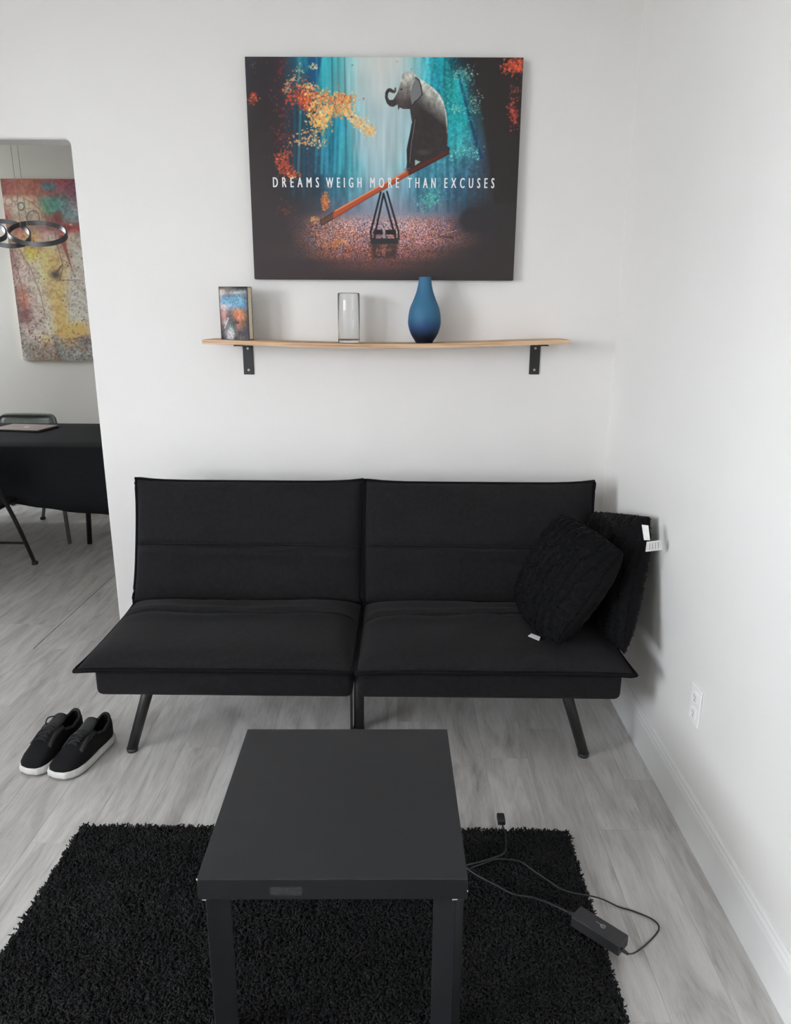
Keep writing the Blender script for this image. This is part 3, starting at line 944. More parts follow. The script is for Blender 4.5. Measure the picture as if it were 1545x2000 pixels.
class Painter:
    def __init__(self, img, X, Y):
        self.img, self.X, self.Y = img, X, Y
    def box(self, x0, x1, y0, y1, pad=6):
        m = (self.X > x0 - pad) & (self.X < x1 + pad) & (self.Y > y0 - pad) & (self.Y < y1 + pad)
        if not m.any(): return None
        r = np.where(m.any(1))[0]; c = np.where(m.any(0))[0]
        return slice(r[0], r[-1] + 1), slice(c[0], c[-1] + 1)
    def blend(self, sl, a, col):
        col = np.asarray(col, float)
        self.img[sl] = self.img[sl] * (1 - a[..., None]) + col * a[..., None]
    def poly(self, pts, col, soft=1.2, alpha=1.0):
        P = np.array(pts, float)
        sl = self.box(P[:, 0].min(), P[:, 0].max(), P[:, 1].min(), P[:, 1].max())
        if sl is None: return None
        X, Y = self.X[sl], self.Y[sl]
        inside = np.zeros(X.shape, bool); dist = np.full(X.shape, 1e9)
        for (x1, y1), (x2, y2) in zip(P, np.roll(P, -1, 0)):
            cnd = (y1 > Y) != (y2 > Y)
            if y2 != y1:
                inside ^= cnd & (X < (x2 - x1) * (Y - y1) / (y2 - y1) + x1)
            dx, dy = x2 - x1, y2 - y1
            t = np.clip(((X - x1) * dx + (Y - y1) * dy) / (dx * dx + dy * dy + 1e-9), 0, 1)
            dist = np.minimum(dist, np.hypot(X - x1 - t * dx, Y - y1 - t * dy))
        sd = np.where(inside, dist, -dist)
        a = np.clip(sd / (2 * soft) + .5, 0, 1) * alpha
        if callable(col):
            c = col(X, Y, sd)
            self.img[sl] = self.img[sl] * (1 - a[..., None]) + c * a[..., None]
        else:
            self.blend(sl, a, col)
    def line(self, pts, w, col, soft=1.2, alpha=1.0):
        for (x1, y1), (x2, y2) in zip(pts[:-1], pts[1:]):
            sl = self.box(min(x1, x2) - w, max(x1, x2) + w, min(y1, y2) - w, max(y1, y2) + w)
            if sl is None: continue
            X, Y = self.X[sl], self.Y[sl]
            dx, dy = x2 - x1, y2 - y1
            t = np.clip(((X - x1) * dx + (Y - y1) * dy) / (dx * dx + dy * dy + 1e-9), 0, 1)
            d = np.hypot(X - x1 - t * dx, Y - y1 - t * dy)
            self.blend(sl, np.clip((w / 2 - d) / (2 * soft) + .5, 0, 1) * alpha, col)
    def blob(self, x, y, rx, ry, col, alpha=1.0, hard=2.0, rot=0.0):
        R = max(rx, ry) * 1.6
        sl = self.box(x - R, x + R, y - R, y + R, 0)
        if sl is None: return
        dx, dy = self.X[sl] - x, self.Y[sl] - y
        c, s = math.cos(rot), math.sin(rot)
        d = ((dx * c + dy * s) / rx) ** 2 + ((-dx * s + dy * c) / ry) ** 2
        self.blend(sl, alpha * np.exp(-d ** hard), col)
    def leaves(self, pts, n, size, cols, rs, spread, alpha=.9):
        P = np.array(pts, float)
        for _ in range(n):
            k = rs.randint(len(P)); 
            cx, cy = P[k] if len(P) == 1 or rs.rand() < .5 else P[k] + (P[(k + 1) % len(P)] - P[k]) * rs.rand() * (1 if k < len(P) - 1 else 0)
            x, y = cx + rs.randn() * spread[0], cy + rs.randn() * spread[1]
            c = np.array(cols[rs.randint(len(cols))], float) * (.8 + .35 * rs.rand())
            s = size * (.45 + .65 * rs.rand())
            self.blob(x, y, s * 1.3, s * .75, np.clip(c, 0, 255), alpha * (.6 + .4 * rs.rand()), 2.0, rs.rand() * 3.1)

def paint_mesh(name, img, corner, du, dv, m, parent, gain=1.0, cap=.86):
    """img rows from the top; corner = top left world point, du / dv = world vectors across and down."""
    H, Wd, _ = img.shape
    corner, du, dv = np.array(corner), np.array(du), np.array(dv)
    a = np.linspace(0, 1, Wd); b = np.linspace(0, 1, H)
    A, B = np.meshgrid(a, b)
    P = corner + A[..., None] * du + B[..., None] * dv
    P = P.reshape(-1, 3) - np.array(wloc(parent))
    idx = np.arange(H * Wd).reshape(H, Wd)
    F = np.stack([idx[1:, :-1], idx[1:, 1:], idx[:-1, 1:], idx[:-1, :-1]], -1).reshape(-1, 4)
    me = bpy.data.meshes.new(name)
    me.vertices.add(len(P)); me.vertices.foreach_set('co', P.astype(np.float32).ravel())
    me.loops.add(len(F) * 4); me.loops.foreach_set('vertex_index', F.astype(np.int32).ravel())
    me.polygons.add(len(F)); me.polygons.foreach_set('loop_start', (np.arange(len(F)) * 4).astype(np.int32))
    me.update(calc_edges=True)
    at = me.color_attributes.new('paint', 'FLOAT_COLOR', 'POINT')
    lin = np.minimum(s2l(np.clip(img, 0, 255)) * gain, cap).reshape(-1, 3)
    at.data.foreach_set('color', np.hstack([lin, np.ones((len(lin), 1))]).astype(np.float32).ravel())
    return link(name, me, m, parent)

# ------------------------------------------------------------------ canvas print above the shelf
PX0, PX1, PZ0, PZ1 = -.6084, .4545, 1.6966, 2.5059
cv = thing('canvas_print', 'large canvas print of an elephant on a seesaw in a misty forest', 'picture', ((PX0 + PX1) / 2, YB, PZ0))
cvb = box('canvas_frame', PX0, PX1, YB - .036, YB - .002, PZ0, PZ1, M['canvas_side'], cv, .0015, 1)

def poster():
    Hh, Ww = 440, 580
    v = np.linspace(0, 1, Hh); ys = 57 + 1160 * v
    Lx = lambda y: 45 + 55 * (y - 57) / 1160; Rx = lambda y: 1500 - 53 * (y - 57) / 1160
    xs_of = lambda y: np.linspace(Lx(y), Rx(y), Ww)
    T = lambda s: [(int(p.split(':')[0]), tuple(int(q) for q in p.split(':')[1].split(','))) for p in s.split()]
    rows = [
        (70, T('60:45,42,48 160:42,38,40 230:50,40,44 300:28,80,98 350:20,110,125 400:20,90,125 450:40,150,160 520:70,165,170 580:130,180,180 650:180,195,192 750:198,200,195 850:190,198,195 950:120,180,182 1010:50,150,160 1060:15,125,135 1110:20,120,130 1150:30,50,65 1220:40,38,40 1350:40,36,36 1480:42,36,36')),
        (200, T('60:45,42,46 150:42,36,40 240:45,42,48 320:25,75,90 380:15,85,120 450:35,140,150 550:120,175,178 650:165,185,185 760:190,197,195 900:160,185,186 1000:60,150,160 1050:20,120,140 1120:25,150,150 1180:30,140,145 1225:40,60,68 1260:40,40,44 1300:42,38,38 1480:42,36,36')),
        (350, T('60:44,40,42 160:40,34,36 250:45,38,40 330:25,50,62 420:20,70,85 500:30,125,140 540:20,130,160 600:110,165,175 700:160,182,185 800:165,185,188 900:150,175,180 1050:40,130,145 1120:20,140,148 1200:20,135,140 1250:40,75,85 1310:42,40,42 1480:42,36,36')),
        (500, T('70:46,40,42 200:44,38,40 300:38,44,52 380:35,60,78 460:30,100,125 520:25,120,140 580:70,150,160 650:140,170,178 760:165,185,188 860:150,175,178 1000:80,150,160 1110:40,140,148 1180:60,150,155 1230:50,110,125 1290:45,60,75 1350:44,42,44 1470:44,38,38')),
        (620, T('80:48,42,44 200:46,40,42 300:42,46,54 380:40,58,74 460:35,90,115 540:45,125,140 620:80,150,160 700:140,172,180 800:150,178,184 880:120,165,172 960:50,120,140 1040:60,125,142 1110:70,130,148 1180:60,110,130 1260:50,75,92 1330:46,48,56 1460:46,40,40')),
        (740, T('90:50,44,46 200:48,42,44 300:44,46,52 400:44,54,64 480:42,74,92 560:60,115,130 640:90,140,155 720:120,150,165 800:130,155,170 870:110,145,162 950:70,118,138 1010:70,130,142 1090:60,105,125 1170:55,85,105 1260:50,62,76 1340:48,48,52 1450:46,42,42')),
        (830, T('90:50,44,46 250:50,44,46 350:50,50,54 440:60,64,74 540:85,98,115 640:110,120,138 720:125,135,150 800:130,135,150 880:115,128,145 960:100,118,135 1040:95,112,128 1120:80,92,108 1200:50,56,66 1300:46,46,50 1440:46,42,42')),
        (910, T('100:50,44,46 250:50,44,46 350:75,60,62 450:125,95,95 560:150,118,118 680:160,130,132 780:150,128,130 880:165,132,132 980:150,115,116 1080:130,98,102 1170:70,58,62 1300:46,42,44 1430:46,42,42')),
        (990, T('100:50,44,46 280:52,45,46 370:90,68,66 470:135,95,85 570:145,102,95 680:140,100,98 780:120,85,85 880:150,108,106 980:150,105,100 1080:115,82,82 1180:80,62,62 1290:50,44,46 1430:46,42,42')),
        (1070, T('100:52,45,47 330:60,50,50 430:95,66,60 540:120,78,70 650:115,74,70 770:120,80,72 880:115,76,74 1000:95,66,64 1120:62,50,50 1250:48,43,44 1430:46,41,41')),
        (1130, T('110:52,44,46 400:52,44,46 550:72,52,52 700:85,58,56 820:80,55,54 950:66,50,50 1100:50,44,45 1420:46,41,41')),
        (1205, T('110:52,44,46 500:50,42,44 800:52,43,44 1100:48,42,43 1420:46,41,41'))]
    img = rows_to_img(rows, Hh, Ww, xs_of, ys)
    X = np.stack([xs_of(y) for y in ys]); Y = np.repeat(ys[:, None], Ww, 1)
    rs = np.random.RandomState(3)
    sat = np.clip((img[..., 2] - img[..., 0]) / 60, 0, 1)
    mist = np.clip((img.mean(-1) - 60) / 80, 0, 1)
    fm = np.clip((870 - Y) / 60, 0, 1) * np.clip((sat * (1 - .55 * np.clip((img.mean(-1) - 120) / 60, 0, 1)) + .08 * mist), 0, 1)
    st = (vn(Ww, Hh, 110, 9, 21) - .5) * .34 + (vn(Ww, Hh, 44, 3, 22) - .5) * .30 + ((vn(Ww, Hh, 70, 55, 24) - .5) * .24 + (vn(Ww, Hh, 200, 160, 25) - .5) * .2) * (1 - mist * .9)
    tex = (vn(Ww, Hh, 120, 95, 23) - .5) * .28 * np.clip((X - 950) / 60, 0, 1)
    img *= (1 + (st + tex) * fm)[..., None]
    pt = Painter(img, X, Y)
    # trunks
    pt.poly([(375, 55), (450, 55), (425, 180), (405, 250), (392, 250), (385, 150)], (14, 70, 112), 5, .85)
    pt.poly([(250, 55), (300, 55), (315, 300), (330, 640), (250, 640)], (38, 50, 62), 12, .6)
    pt.poly([(1128, 55), (1230, 55), (1290, 350), (1330, 640), (1350, 800), (1500, 800), (1500, 55)], (42, 37, 37), 7, .95)
    pt.line([(1165, 140), (1190, 240), (1225, 370), (1262, 500), (1285, 560)], 15, (20, 55, 88), 3, .9)
    for x, w, a in ((520, 16, .30), (575, 10, .22), (640, 8, .12), (905, 9, .25), (950, 14, .4), (1000, 10, .35), (1045, 12, .4), (1105, 18, .5), (1150, 14, .45), (1190, 16, .5)):
        y0 = 330 if x < 700 else 560
        pt.line([(x, y0), (x + 4, 840)], w, (25, 80, 108), 4, a)
    pt.line([(1100, 800), (1135, 690), (1190, 600)], 6, (30, 75, 100), 2, .5)
    for x, w, a in ((452, 14, .5), (478, 8, .4), (520, 10, .45), (548, 16, .5), (600, 12, .35), (330, 10, .45), (420, 8, .35)):
        pt.line([(x, 60), (x + 6, 330), (x - 4, 640)], w, (70, 175, 185), 5, a)
    for x, w in ((500, 9), (566, 7), (352, 12), (300, 14)):
        pt.line([(x, 60), (x + 8, 400), (x + 2, 760)], w, (18, 72, 96), 4, .55)
    for br in ([(240, 230), (330, 262), (430, 290), (540, 300), (640, 380), (700, 425)], [(330, 262), (400, 330), (440, 400), (430, 480)], [(290, 300), (330, 220), (340, 130)], [(230, 560), (260, 600), (250, 640)]):
        pt.line(br, 5, (34, 34, 38), 1.5, .85)
    # teal foliage on the right
    pt.leaves([(1120, 180), (1180, 300), (1160, 420), (1130, 260)], 700, 5, [(30, 150, 150), (60, 175, 165), (15, 110, 120), (90, 185, 170), (20, 125, 140)], rs, (45, 85), .6)
    pt.leaves([(1160, 130), (1210, 140)], 60, 5, [(150, 185, 160), (110, 170, 150)], rs, (28, 22))
    pt.leaves([(1250, 290)], 50, 5, [(150, 165, 145), (90, 140, 130)], rs, (16, 28))
    pt.leaves([(1120, 300), (1160, 310)], 45, 5, [(170, 210, 185), (90, 180, 170)], rs, (22, 12))
    pt.leaves([(1130, 540), (1230, 530)], 110, 5, [(150, 200, 185), (90, 175, 170), (60, 140, 145)], rs, (30, 18))
    pt.leaves([(985, 790), (1030, 770)], 170, 6, [(70, 165, 155), (50, 140, 140), (110, 180, 170)], rs, (24, 24), .7)
    # ground leaf litter
    gm = np.clip((Y - 850) / 70, 0, 1) * np.clip((img.mean(-1) - 48) / 40, 0, 1)
    gn = rs.randn(Hh, Ww); gn = (gn + np.roll(gn, 1, 0) + np.roll(gn, 1, 1) + np.roll(np.roll(gn, 1, 0), 1, 1)) / 2
    img *= (1 + .26 * gn * gm)[..., None]
    hue = vn(Ww, Hh, 60, 46, 31) - .5
    img[..., 0] += 26 * hue * gm; img[..., 2] -= 22 * hue * gm
    pt.leaves([(500, 1020), (540, 1010)], 30, 6, [(210, 140, 60), (190, 110, 50)], rs, (26, 14), .8)
    pt.line([(1040, 985), (1090, 960), (1150, 945)], 5, (165, 145, 145), 2, .7); pt.line([(1060, 975), (1130, 985)], 10, (45, 38, 42), 3, .6)
    # dark stump right
    pt.poly([(1165, 900), (1185, 840), (1225, 820), (1290, 830), (1330, 900), (1310, 960), (1200, 950)], (44, 42, 46), 12, .85)
    # autumn leaves
    red = [(150, 55, 40), (190, 75, 45), (170, 65, 50), (205, 95, 60), (120, 45, 40)]
    ora = [(225, 150, 80), (235, 170, 95), (215, 130, 65), (240, 185, 120), (200, 110, 60)]
    pal = [(235, 190, 130), (225, 175, 110), (240, 200, 150), (205, 165, 115)]
    dkr = [(115, 45, 48), (95, 38, 42), (135, 55, 50)]
    pt.leaves([(235, 85), (230, 125)], 30, 6, dkr, rs, (10, 18), .8)
    pt.leaves([(225, 230), (270, 320), (240, 430), (250, 480)], 170, 6, dkr, rs, (32, 32), .7)
    pt.leaves([(330, 120), (300, 170), (260, 210)], 80, 6, [(190, 185, 150), (205, 140, 100), (180, 110, 80)], rs, (14, 16), .85)
    pt.leaves([(405, 105)], 26, 6, [(200, 195, 150), (215, 200, 140)], rs, (13, 10), .9)
    pt.leaves([(80, 270), (88, 250)], 55, 6, red, rs, (12, 14), .85)
    pt.leaves([(345, 235), (330, 265), (370, 270)], 330, 7, red, rs, (32, 30))
    pt.leaves([(400, 250), (470, 260), (540, 270), (580, 262)], 330, 7, ora + red[1:2], rs, (28, 18))
    pt.leaves([(370, 200), (400, 210)], 50, 6, pal + ora, rs, (24, 12))
    pt.leaves([(400, 300), (470, 320), (520, 330), (575, 310)], 260, 7, ora, rs, (24, 16))
    pt.leaves([(430, 370), (405, 360), (450, 395), (470, 350)], 240, 7, ora + pal + [(235, 185, 70)], rs, (22, 24))
    pt.leaves([(590, 330), (625, 375), (660, 400), (700, 425)], 290, 7, pal, rs, (16, 16))
    pt.leaves([(330, 480), (400, 480), (440, 490), (380, 440)], 110, 6, pal + ora, rs, (30, 14))
    pt.leaves([(265, 550), (245, 600), (225, 590), (285, 635)], 170, 7, red, rs, (16, 24))
    pt.leaves([(270, 650), (300, 660)], 40, 5, red + ora, rs, (26, 8), .8)
    pt.leaves([(470, 770), (465, 810)], 120, 6, [(190, 105, 55), (150, 75, 45), (205, 130, 75)], rs, (11, 22))
    pt.leaves([(255, 840)], 50, 6, [(110, 65, 55), (90, 55, 50)], rs, (22, 22), .6)
    pt.leaves([(415, 890)], 30, 6, [(200, 150, 90), (160, 110, 70)], rs, (12, 10))
    pt.leaves([(1460, 75), (1430, 105), (1485, 110)], 260, 6, [(190, 75, 50), (215, 95, 65), (150, 55, 40)], rs, (24, 16))
    pt.leaves([(1440, 290), (1450, 330), (1455, 360)], 130, 6, [(165, 60, 55), (190, 80, 60), (120, 45, 45)], rs, (12, 26))
    pt.leaves([(1460, 215)], 30, 5, [(140, 85, 70), (150, 60, 50)], rs, (12, 16), .8)
    pt.leaves([(1240, 90), (90, 80)], 40, 4, [(95, 95, 95), (70, 70, 74)], rs, (14, 18), .7)
    # stand of the seesaw
    dk = (30, 30, 35)
    pt.poly([(700, 1010), (850, 1010), (835, 1100), (715, 1100)], (48, 36, 38), 10, .75)
    pt.leaves([(770, 1050)], 50, 6, [(165, 105, 85), (140, 85, 75)], rs, (18, 16), .7)
    for a, b in (((757, 742), (706, 950)), ((772, 748), (722, 995)), ((772, 748), (836, 990)), ((790, 738), (850, 950))):
        pt.line([a, b], 10, dk, 1.5)
    pt.poly([(722, 942), (768, 942), (768, 968), (718, 968)], dk, 2); pt.poly([(782, 942), (836, 942), (840, 968), (782, 968)], dk, 2)
    pt.line([(706, 950), (708, 992)], 9, dk, 1.5); pt.line([(850, 950), (852, 992)], 9, dk, 1.5)
    pt.line([(775, 942), (775, 995)], 9, (150, 150, 150), 1.5, .8)
    pt.poly([(706, 990), (852, 988), (848, 1018), (706, 1018)], (38, 42, 42), 2)
    # plank
    def plankcol(Xa, Ya, sd):
        t = np.clip((Xa - 440) / 680, 0, 1)[..., None]
        c = np.where(t < .1, np.array([88, 62, 52.]), np.where(t < .68, np.array([158, 72, 44.]), np.array([80, 38, 33.])))
        return c * (1 - .3 * np.clip(1 - sd / 10, 0, 1)[..., None])
    pt.poly([(438, 892), (520, 838), (880, 632), (1108, 505), (1117, 540), (905, 652), (700, 770), (446, 926)], plankcol, 1.4)
    pt.line([(520, 842), (700, 738), (885, 634)], 7, (215, 130, 84), 1.4, .95)
    # elephant (traced in a finer frame)
    q = lambda p: [((720 + a / 7.023 - 460) * 2.664, (110 + b / 7.023 - 90) * 2.664) for a, b in p]
    body = q([(480, 210), (520, 188), (560, 180), (630, 225), (700, 280), (800, 340), (900, 410), (980, 490), (1030, 580), (1070, 720), (1085, 880), (1090, 1050), (1080, 1170), (1120, 1200), (1110, 1285), (1060, 1245), (900, 1330), (720, 1400), (640, 1455), (545, 1515), (518, 1490), (530, 1400), (524, 1230), (545, 1120), (572, 1000), (602, 870), (582, 760), (570, 682), (480, 682), (430, 662), (408, 700), (400, 622), (340, 655), (290, 645), (250, 605), (226, 535), (230, 465), (258, 418), (300, 408), (335, 428), (352, 440), (360, 402), (380, 400), (382, 452), (358, 478), (320, 470), (290, 455), (268, 480), (265, 530), (290, 566), (340, 560), (385, 492), (418, 420), (440, 340), (455, 262)])
    def ele(Xa, Ya, sd):
        f = (Ya / 2.664 + 90 - 110) * 7.023; e = (Xa / 2.664 + 460 - 720) * 7.023
        light = np.clip(1 - (f - 250 - np.clip(e - 600, 0, 500) * .75) / 330, 0, 1)
        light = light * np.clip((e - 330) / 120, 0, 1)
        rim = np.clip(1 - sd / 9, 0, 1) * (e > 600) * (f < 1000) * (e - 600) / 500
        wr = (np.sin(e * .045 + np.sin(f * .03) * 2) * .5) * .10
        dark = np.array([50, 45, 45.]); lt = np.array([190, 190, 180.])
        k = np.clip(light * .95 + rim * .7 + wr * light, 0, 1)[..., None]
        face = (np.exp(-(((e - 470) / 110) ** 2 + ((f - 560) / 120) ** 2)) * .38)[..., None]
        nh, nw = e.shape
        mot = (1 + (vn(nw, nh, 26, 30, 61) - .5) * .5 + (vn(nw, nh, 60, 70, 62) - .5) * .35)[..., None]
        return (dark * (1 - k) + lt * k + np.array([70, 62, 56.]) * face) * (1 + (mot - 1) * (.3 + .5 * k))
    pt.poly(body, ele, 1.2)
    pt.poly(q([(640, 265), (690, 300), (720, 380), (737, 490), (690, 548), (640, 582), (600, 632), (583, 560), (575, 460), (590, 380), (620, 320)]), (112, 112, 114), 1.5)
    pt.line(q([(650, 268), (695, 305), (722, 380), (738, 492), (690, 550), (640, 585), (600, 640)]), 6, (38, 36, 38), 1.5, .9)
    pt.line(q([(635, 300), (600, 350), (580, 430)]), 5, (180, 180, 178), 2, .7)
    pt.blob(*q([(452, 425)])[0], 7, 5, (34, 30, 30), .9)
    pt.poly(q([(590, 640), (660, 590), (740, 640), (700, 720), (640, 780), (600, 800)]), (62, 56, 56), 8, .6)
    pt.line(q([(640, 820), (620, 980), (590, 1150), (568, 1400)]), 4, (120, 116, 122), 1.5, .7)
    pt.line(q([(602, 880), (575, 1060), (552, 1260), (548, 1400)]), 8, (32, 28, 30), 2, .8)
    pt.poly(q([(642, 1362), (716, 1390), (642, 1440)]), (150, 178, 172), 1.2)
    pt.blob(*q([(760, 1260)])[0], 38, 16, (78, 70, 72), .55)
    pt.line(q([(500, 1500), (570, 1480)]), 8, (95, 84, 84), 2, .7)
    return img
img = poster()
paint_mesh('printed_face', img, (PX0 + .0008, YB - .0364, PZ1 - .0008), (PX1 - PX0 - .0016, 0, 0), (0, 0, -(PZ1 - PZ0 - .0016)), M['art'], cv, 1.2, .8)

def text_mesh(name, body, m, parent, x0, x1, z0, z1, y, spacing, thick):
    fc = bpy.data.curves.new(name, 'FONT')
    fc.body = body; fc.size = 1.0; fc.space_character = spacing; fc.space_word = 1.0; fc.resolution_u = 3
    to = bpy.data.objects.new(name, fc); COL.objects.link(to)
    bpy.context.view_layer.update()
    me = bpy.data.meshes.new_from_object(to.evaluated_get(bpy.context.evaluated_depsgraph_get()))
    bpy.data.objects.remove(to)
    co = np.array([v.co for v in me.vertices])
    mn, mx = co.min(0), co.max(0)
    w = np.array(wloc(parent))
    for v in me.vertices:
        v.co = Vector((x0 + (v.co.x - mn[0]) / (mx[0] - mn[0]) * (x1 - x0) - w[0], y - w[1], z0 + (v.co.y - mn[1]) / (mx[1] - mn[1]) * (z1 - z0) - w[2]))
    me.materials.clear()
    bm = bmesh.new(); bm.from_mesh(me)
    geo = bmesh.ops.duplicate(bm, geom=list(bm.verts) + list(bm.edges) + list(bm.faces))['geom']
    for v in [q for q in geo if isinstance(q, bmesh.types.BMVert)]:
        v.co.x += thick; v.co.y -= .00004
    bm.to_mesh(me); bm.free()
    return link(name, me, m, parent)
def PXY(x, y):
    vv = (y - 57) / 1160; L_ = 45 + 55 * vv; R_ = 1500 - 53 * vv
    return PX0 + (x - L_) / (R_ - L_) * (PX1 - PX0), PZ1 - vv * (PZ1 - PZ0)
for word, wx0, wx1 in (('DREAMS', 195, 432), ('WEIGH', 472, 655), ('MORE', 702, 850), ('THAN', 897, 1042), ('EXCUSES', 1088, 1348)):
    (ax, az), (bx_, bz) = PXY(wx0, 717), PXY(wx1, 664)
    o = text_mesh('lettering', word, M['white_print'], cv, ax, bx_, az, bz, YB - .0368, 2.05, .0019)
    o['label'] = 'white lettering'

# ------------------------------------------------------------------ things on the shelf
# book
bk = thing('hardback_book', 'worn illustrated hardback with blue title lettering standing on the shelf', 'book', (-.672, 3.045, sag(-.672)))
BA = .26
bz0 = sag(-.672) + .0005
BW, BT, BH = .126, .038, .207
bc = (-.672, 3.045)
def bbox(nm, x0, x1, y0, y1, z0, z1, m, par, bev=0.0):
    v, f = boxvf(bc[0] + x0, bc[0] + x1, bc[1] + y0, bc[1] + y1, bz0 + z0, bz0 + z1, bev, 1)
    return mk(nm, rotz(v, bc, -BA), f, m, par)
bbox('page_block', -BW / 2 + .004, BW / 2 - .0015, -BT / 2 + .003, BT / 2 - .003, .003, BH - .003, M['pages'], bk)
fc_ = bbox('front_cover', -BW / 2, BW / 2, -BT / 2, -BT / 2 + .0028, 0, BH, M['cover_dark'], bk, .0006)
bbox('back_cover', -BW / 2, BW / 2, BT / 2 - .0028, BT / 2, 0, BH, M['cover_dark'], bk, .0006)
bbox('spine', -BW / 2 - .001, -BW / 2 + .003, -BT / 2, BT / 2, 0, BH, M['cover_dark'], bk, .0006)
def cover():
    Hh, Ww = 150, 92
    xs = np.linspace(0, 800, Ww); ys = np.linspace(0, 1500, Hh)
    rows = [(0, [(0, (70, 66, 62)), (200, (105, 98, 92)), (420, (75, 72, 68)), (560, (30, 30, 30)), (800, (40, 38, 38))]),
            (150, [(0, (205, 188, 184)), (90, (225, 205, 195)), (200, (150, 140, 138)), (400, (140, 140, 138)), (600, (150, 158, 156)), (800, (120, 125, 128))]),
            (290, [(0, (190, 170, 168)), (90, (120, 150, 175)), (300, (95, 130, 155)), (600, (110, 150, 175)), (800, (100, 98, 100))]),
            (420, [(0, (200, 185, 180)), (100, (90, 150, 185)), (400, (95, 145, 170)), (650, (105, 160, 190)), (800, (85, 105, 120))]),
            (540, [(0, (215, 200, 200)), (150, (210, 208, 212)), (320, (150, 170, 195)), (560, (95, 140, 170)), (800, (90, 120, 140))]),
            (700, [(0, (170, 120, 120)), (120, (205, 165, 160)), (280, (110, 110, 118)), (420, (190, 130, 95)), (560, (215, 140, 100)), (680, (150, 115, 95)), (800, (80, 75, 80))]),
            (850, [(0, (150, 110, 105)), (110, (200, 145, 135)), (250, (90, 92, 98)), (400, (165, 110, 90)), (520, (215, 130, 110)), (660, (190, 130, 90)), (800, (75, 70, 78))]),
            (1000, [(0, (110, 90, 85)), (120, (190, 175, 175)), (250, (90, 105, 110)), (420, (90, 75, 70)), (540, (180, 120, 100)), (650, (120, 95, 70)), (800, (70, 66, 76))]),
            (1150, [(0, (90, 80, 78)), (130, (120, 115, 112)), (280, (130, 140, 138)), (380, (90, 115, 100)), (500, (160, 110, 110)), (640, (110, 95, 80)), (800, (75, 72, 90))]),
            (1320, [(0, (60, 55, 58)), (150, (140, 138, 142)), (280, (205, 205, 208)), (370, (130, 130, 132)), (500, (85, 80, 82)), (800, (70, 66, 80))]),
            (1500, [(0, (30, 28, 32)), (150, (110, 105, 120)), (300, (150, 145, 155)), (420, (60, 58, 66)), (560, (120, 112, 105)), (800, (60, 66, 78))])]
    im = rows_to_img(rows, Hh, Ww, lambda y: xs, ys)
    X, Y = np.meshgrid(xs, ys); p_ = Painter(im, X, Y); rs = np.random.RandomState(8)
    for k in range(17):      # illegible title strokes
        x = 330 + k * 25
        p_.line([(x, 150 - k * 2 + rs.randn() * 8), (x + rs.randn() * 10, 205 - k * 2)], 12, (205, 212, 208), 6, .7)
    for k in range(15):
        x = 110 + k * 40
        p_.line([(x, 300 + rs.randn() * 14), (x + rs.randn() * 10, 430 + rs.randn() * 10)], 22, (170, 205, 225), 8, .55)
    for k in range(11):
        x = 260 + k * 42
        p_.line([(x, 455), (x + rs.randn() * 10, 550)], 20, (150, 195, 225), 8, .5)
    p_.poly([(160, 1480), (190, 1250), (260, 1120), (330, 1180), (380, 1330), (350, 1480)], (205, 205, 212), 20, .7)
    p_.blob(480, 1010, 60, 40, (70, 62, 58), .7); p_.blob(500, 1080, 70, 32, (205, 130, 135), .7)
    p_.line([(100, 1180), (230, 880)], 26, (225, 210, 212), 10, .8)
    p_.line([(4, 0), (4, 1500)], 20, (60, 55, 55), 6, .8); p_.line([(795, 0), (795, 1500)], 14, (40, 36, 38), 5, .8)
    im *= (1 + (vn(Ww, Hh, 30, 44, 77)[..., None] - .5) * .35)
    return im
e1 = np.array([math.cos(-BA), math.sin(-BA), 0]); nn = np.array([-math.sin(-BA) * -1, -math.cos(-BA), 0])
nn = np.array([math.sin(-BA), -math.cos(-BA), 0])
cn = np.array([bc[0], bc[1], bz0]) + nn * (BT / 2 + .0003) - e1 * (BW / 2 - .001) + np.array([0, 0, BH - .001])
paint_mesh('cover_art', cover(), cn, e1 * (BW - .002), (0, 0, -(BH - .002)), M['cover'], fc_, 0.95, .7)

# straight glass
gx, gy = -.2165, 3.050
gz = sag(gx) + .0006
gl = thing('glass_vase', 'clear straight glass cylinder vase on the shelf', 'vase', (gx, gy, gz))
R_ = .0445
lathe('glass_wall', [(0, 0), (R_ - .003, 0), (R_, .003), (R_, .192), (R_ - .0009, .1945), (R_ - .0018, .192), (R_ - .0019, .016), (R_ - .005, .0125), (0, .012)], (gx, gy, gz), M['glass'], gl, 64)

# blue vase
vx, vy = .0905, 3.050
vz = sag(vx) + .0006
prof_px = [(0, 850), (100, 850), (106, 846), (120, 820), (157, 760), (182, 700), (202, 620), (204, 560), (197, 480), (180, 400), (140, 300), (104, 200), (86, 120), (77, 50), (75, 22), (73, 16), (64, 16), (62, 22), (66, 60), (74, 120), (92, 200), (126, 300), (150, 360), (0, 420)]
pr = [(hw_ * .0003257, (850 - yy) * .000307) for hw_, yy in prof_px]
sm = [(p.x, p.y) for p in crom([Vector((a, b, 0)) for a, b in pr], 4)]
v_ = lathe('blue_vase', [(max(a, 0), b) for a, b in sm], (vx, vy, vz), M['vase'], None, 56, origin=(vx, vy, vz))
tag(v_, 'matte blue teardrop vase darkening towards its foot, on the shelf', 'vase')

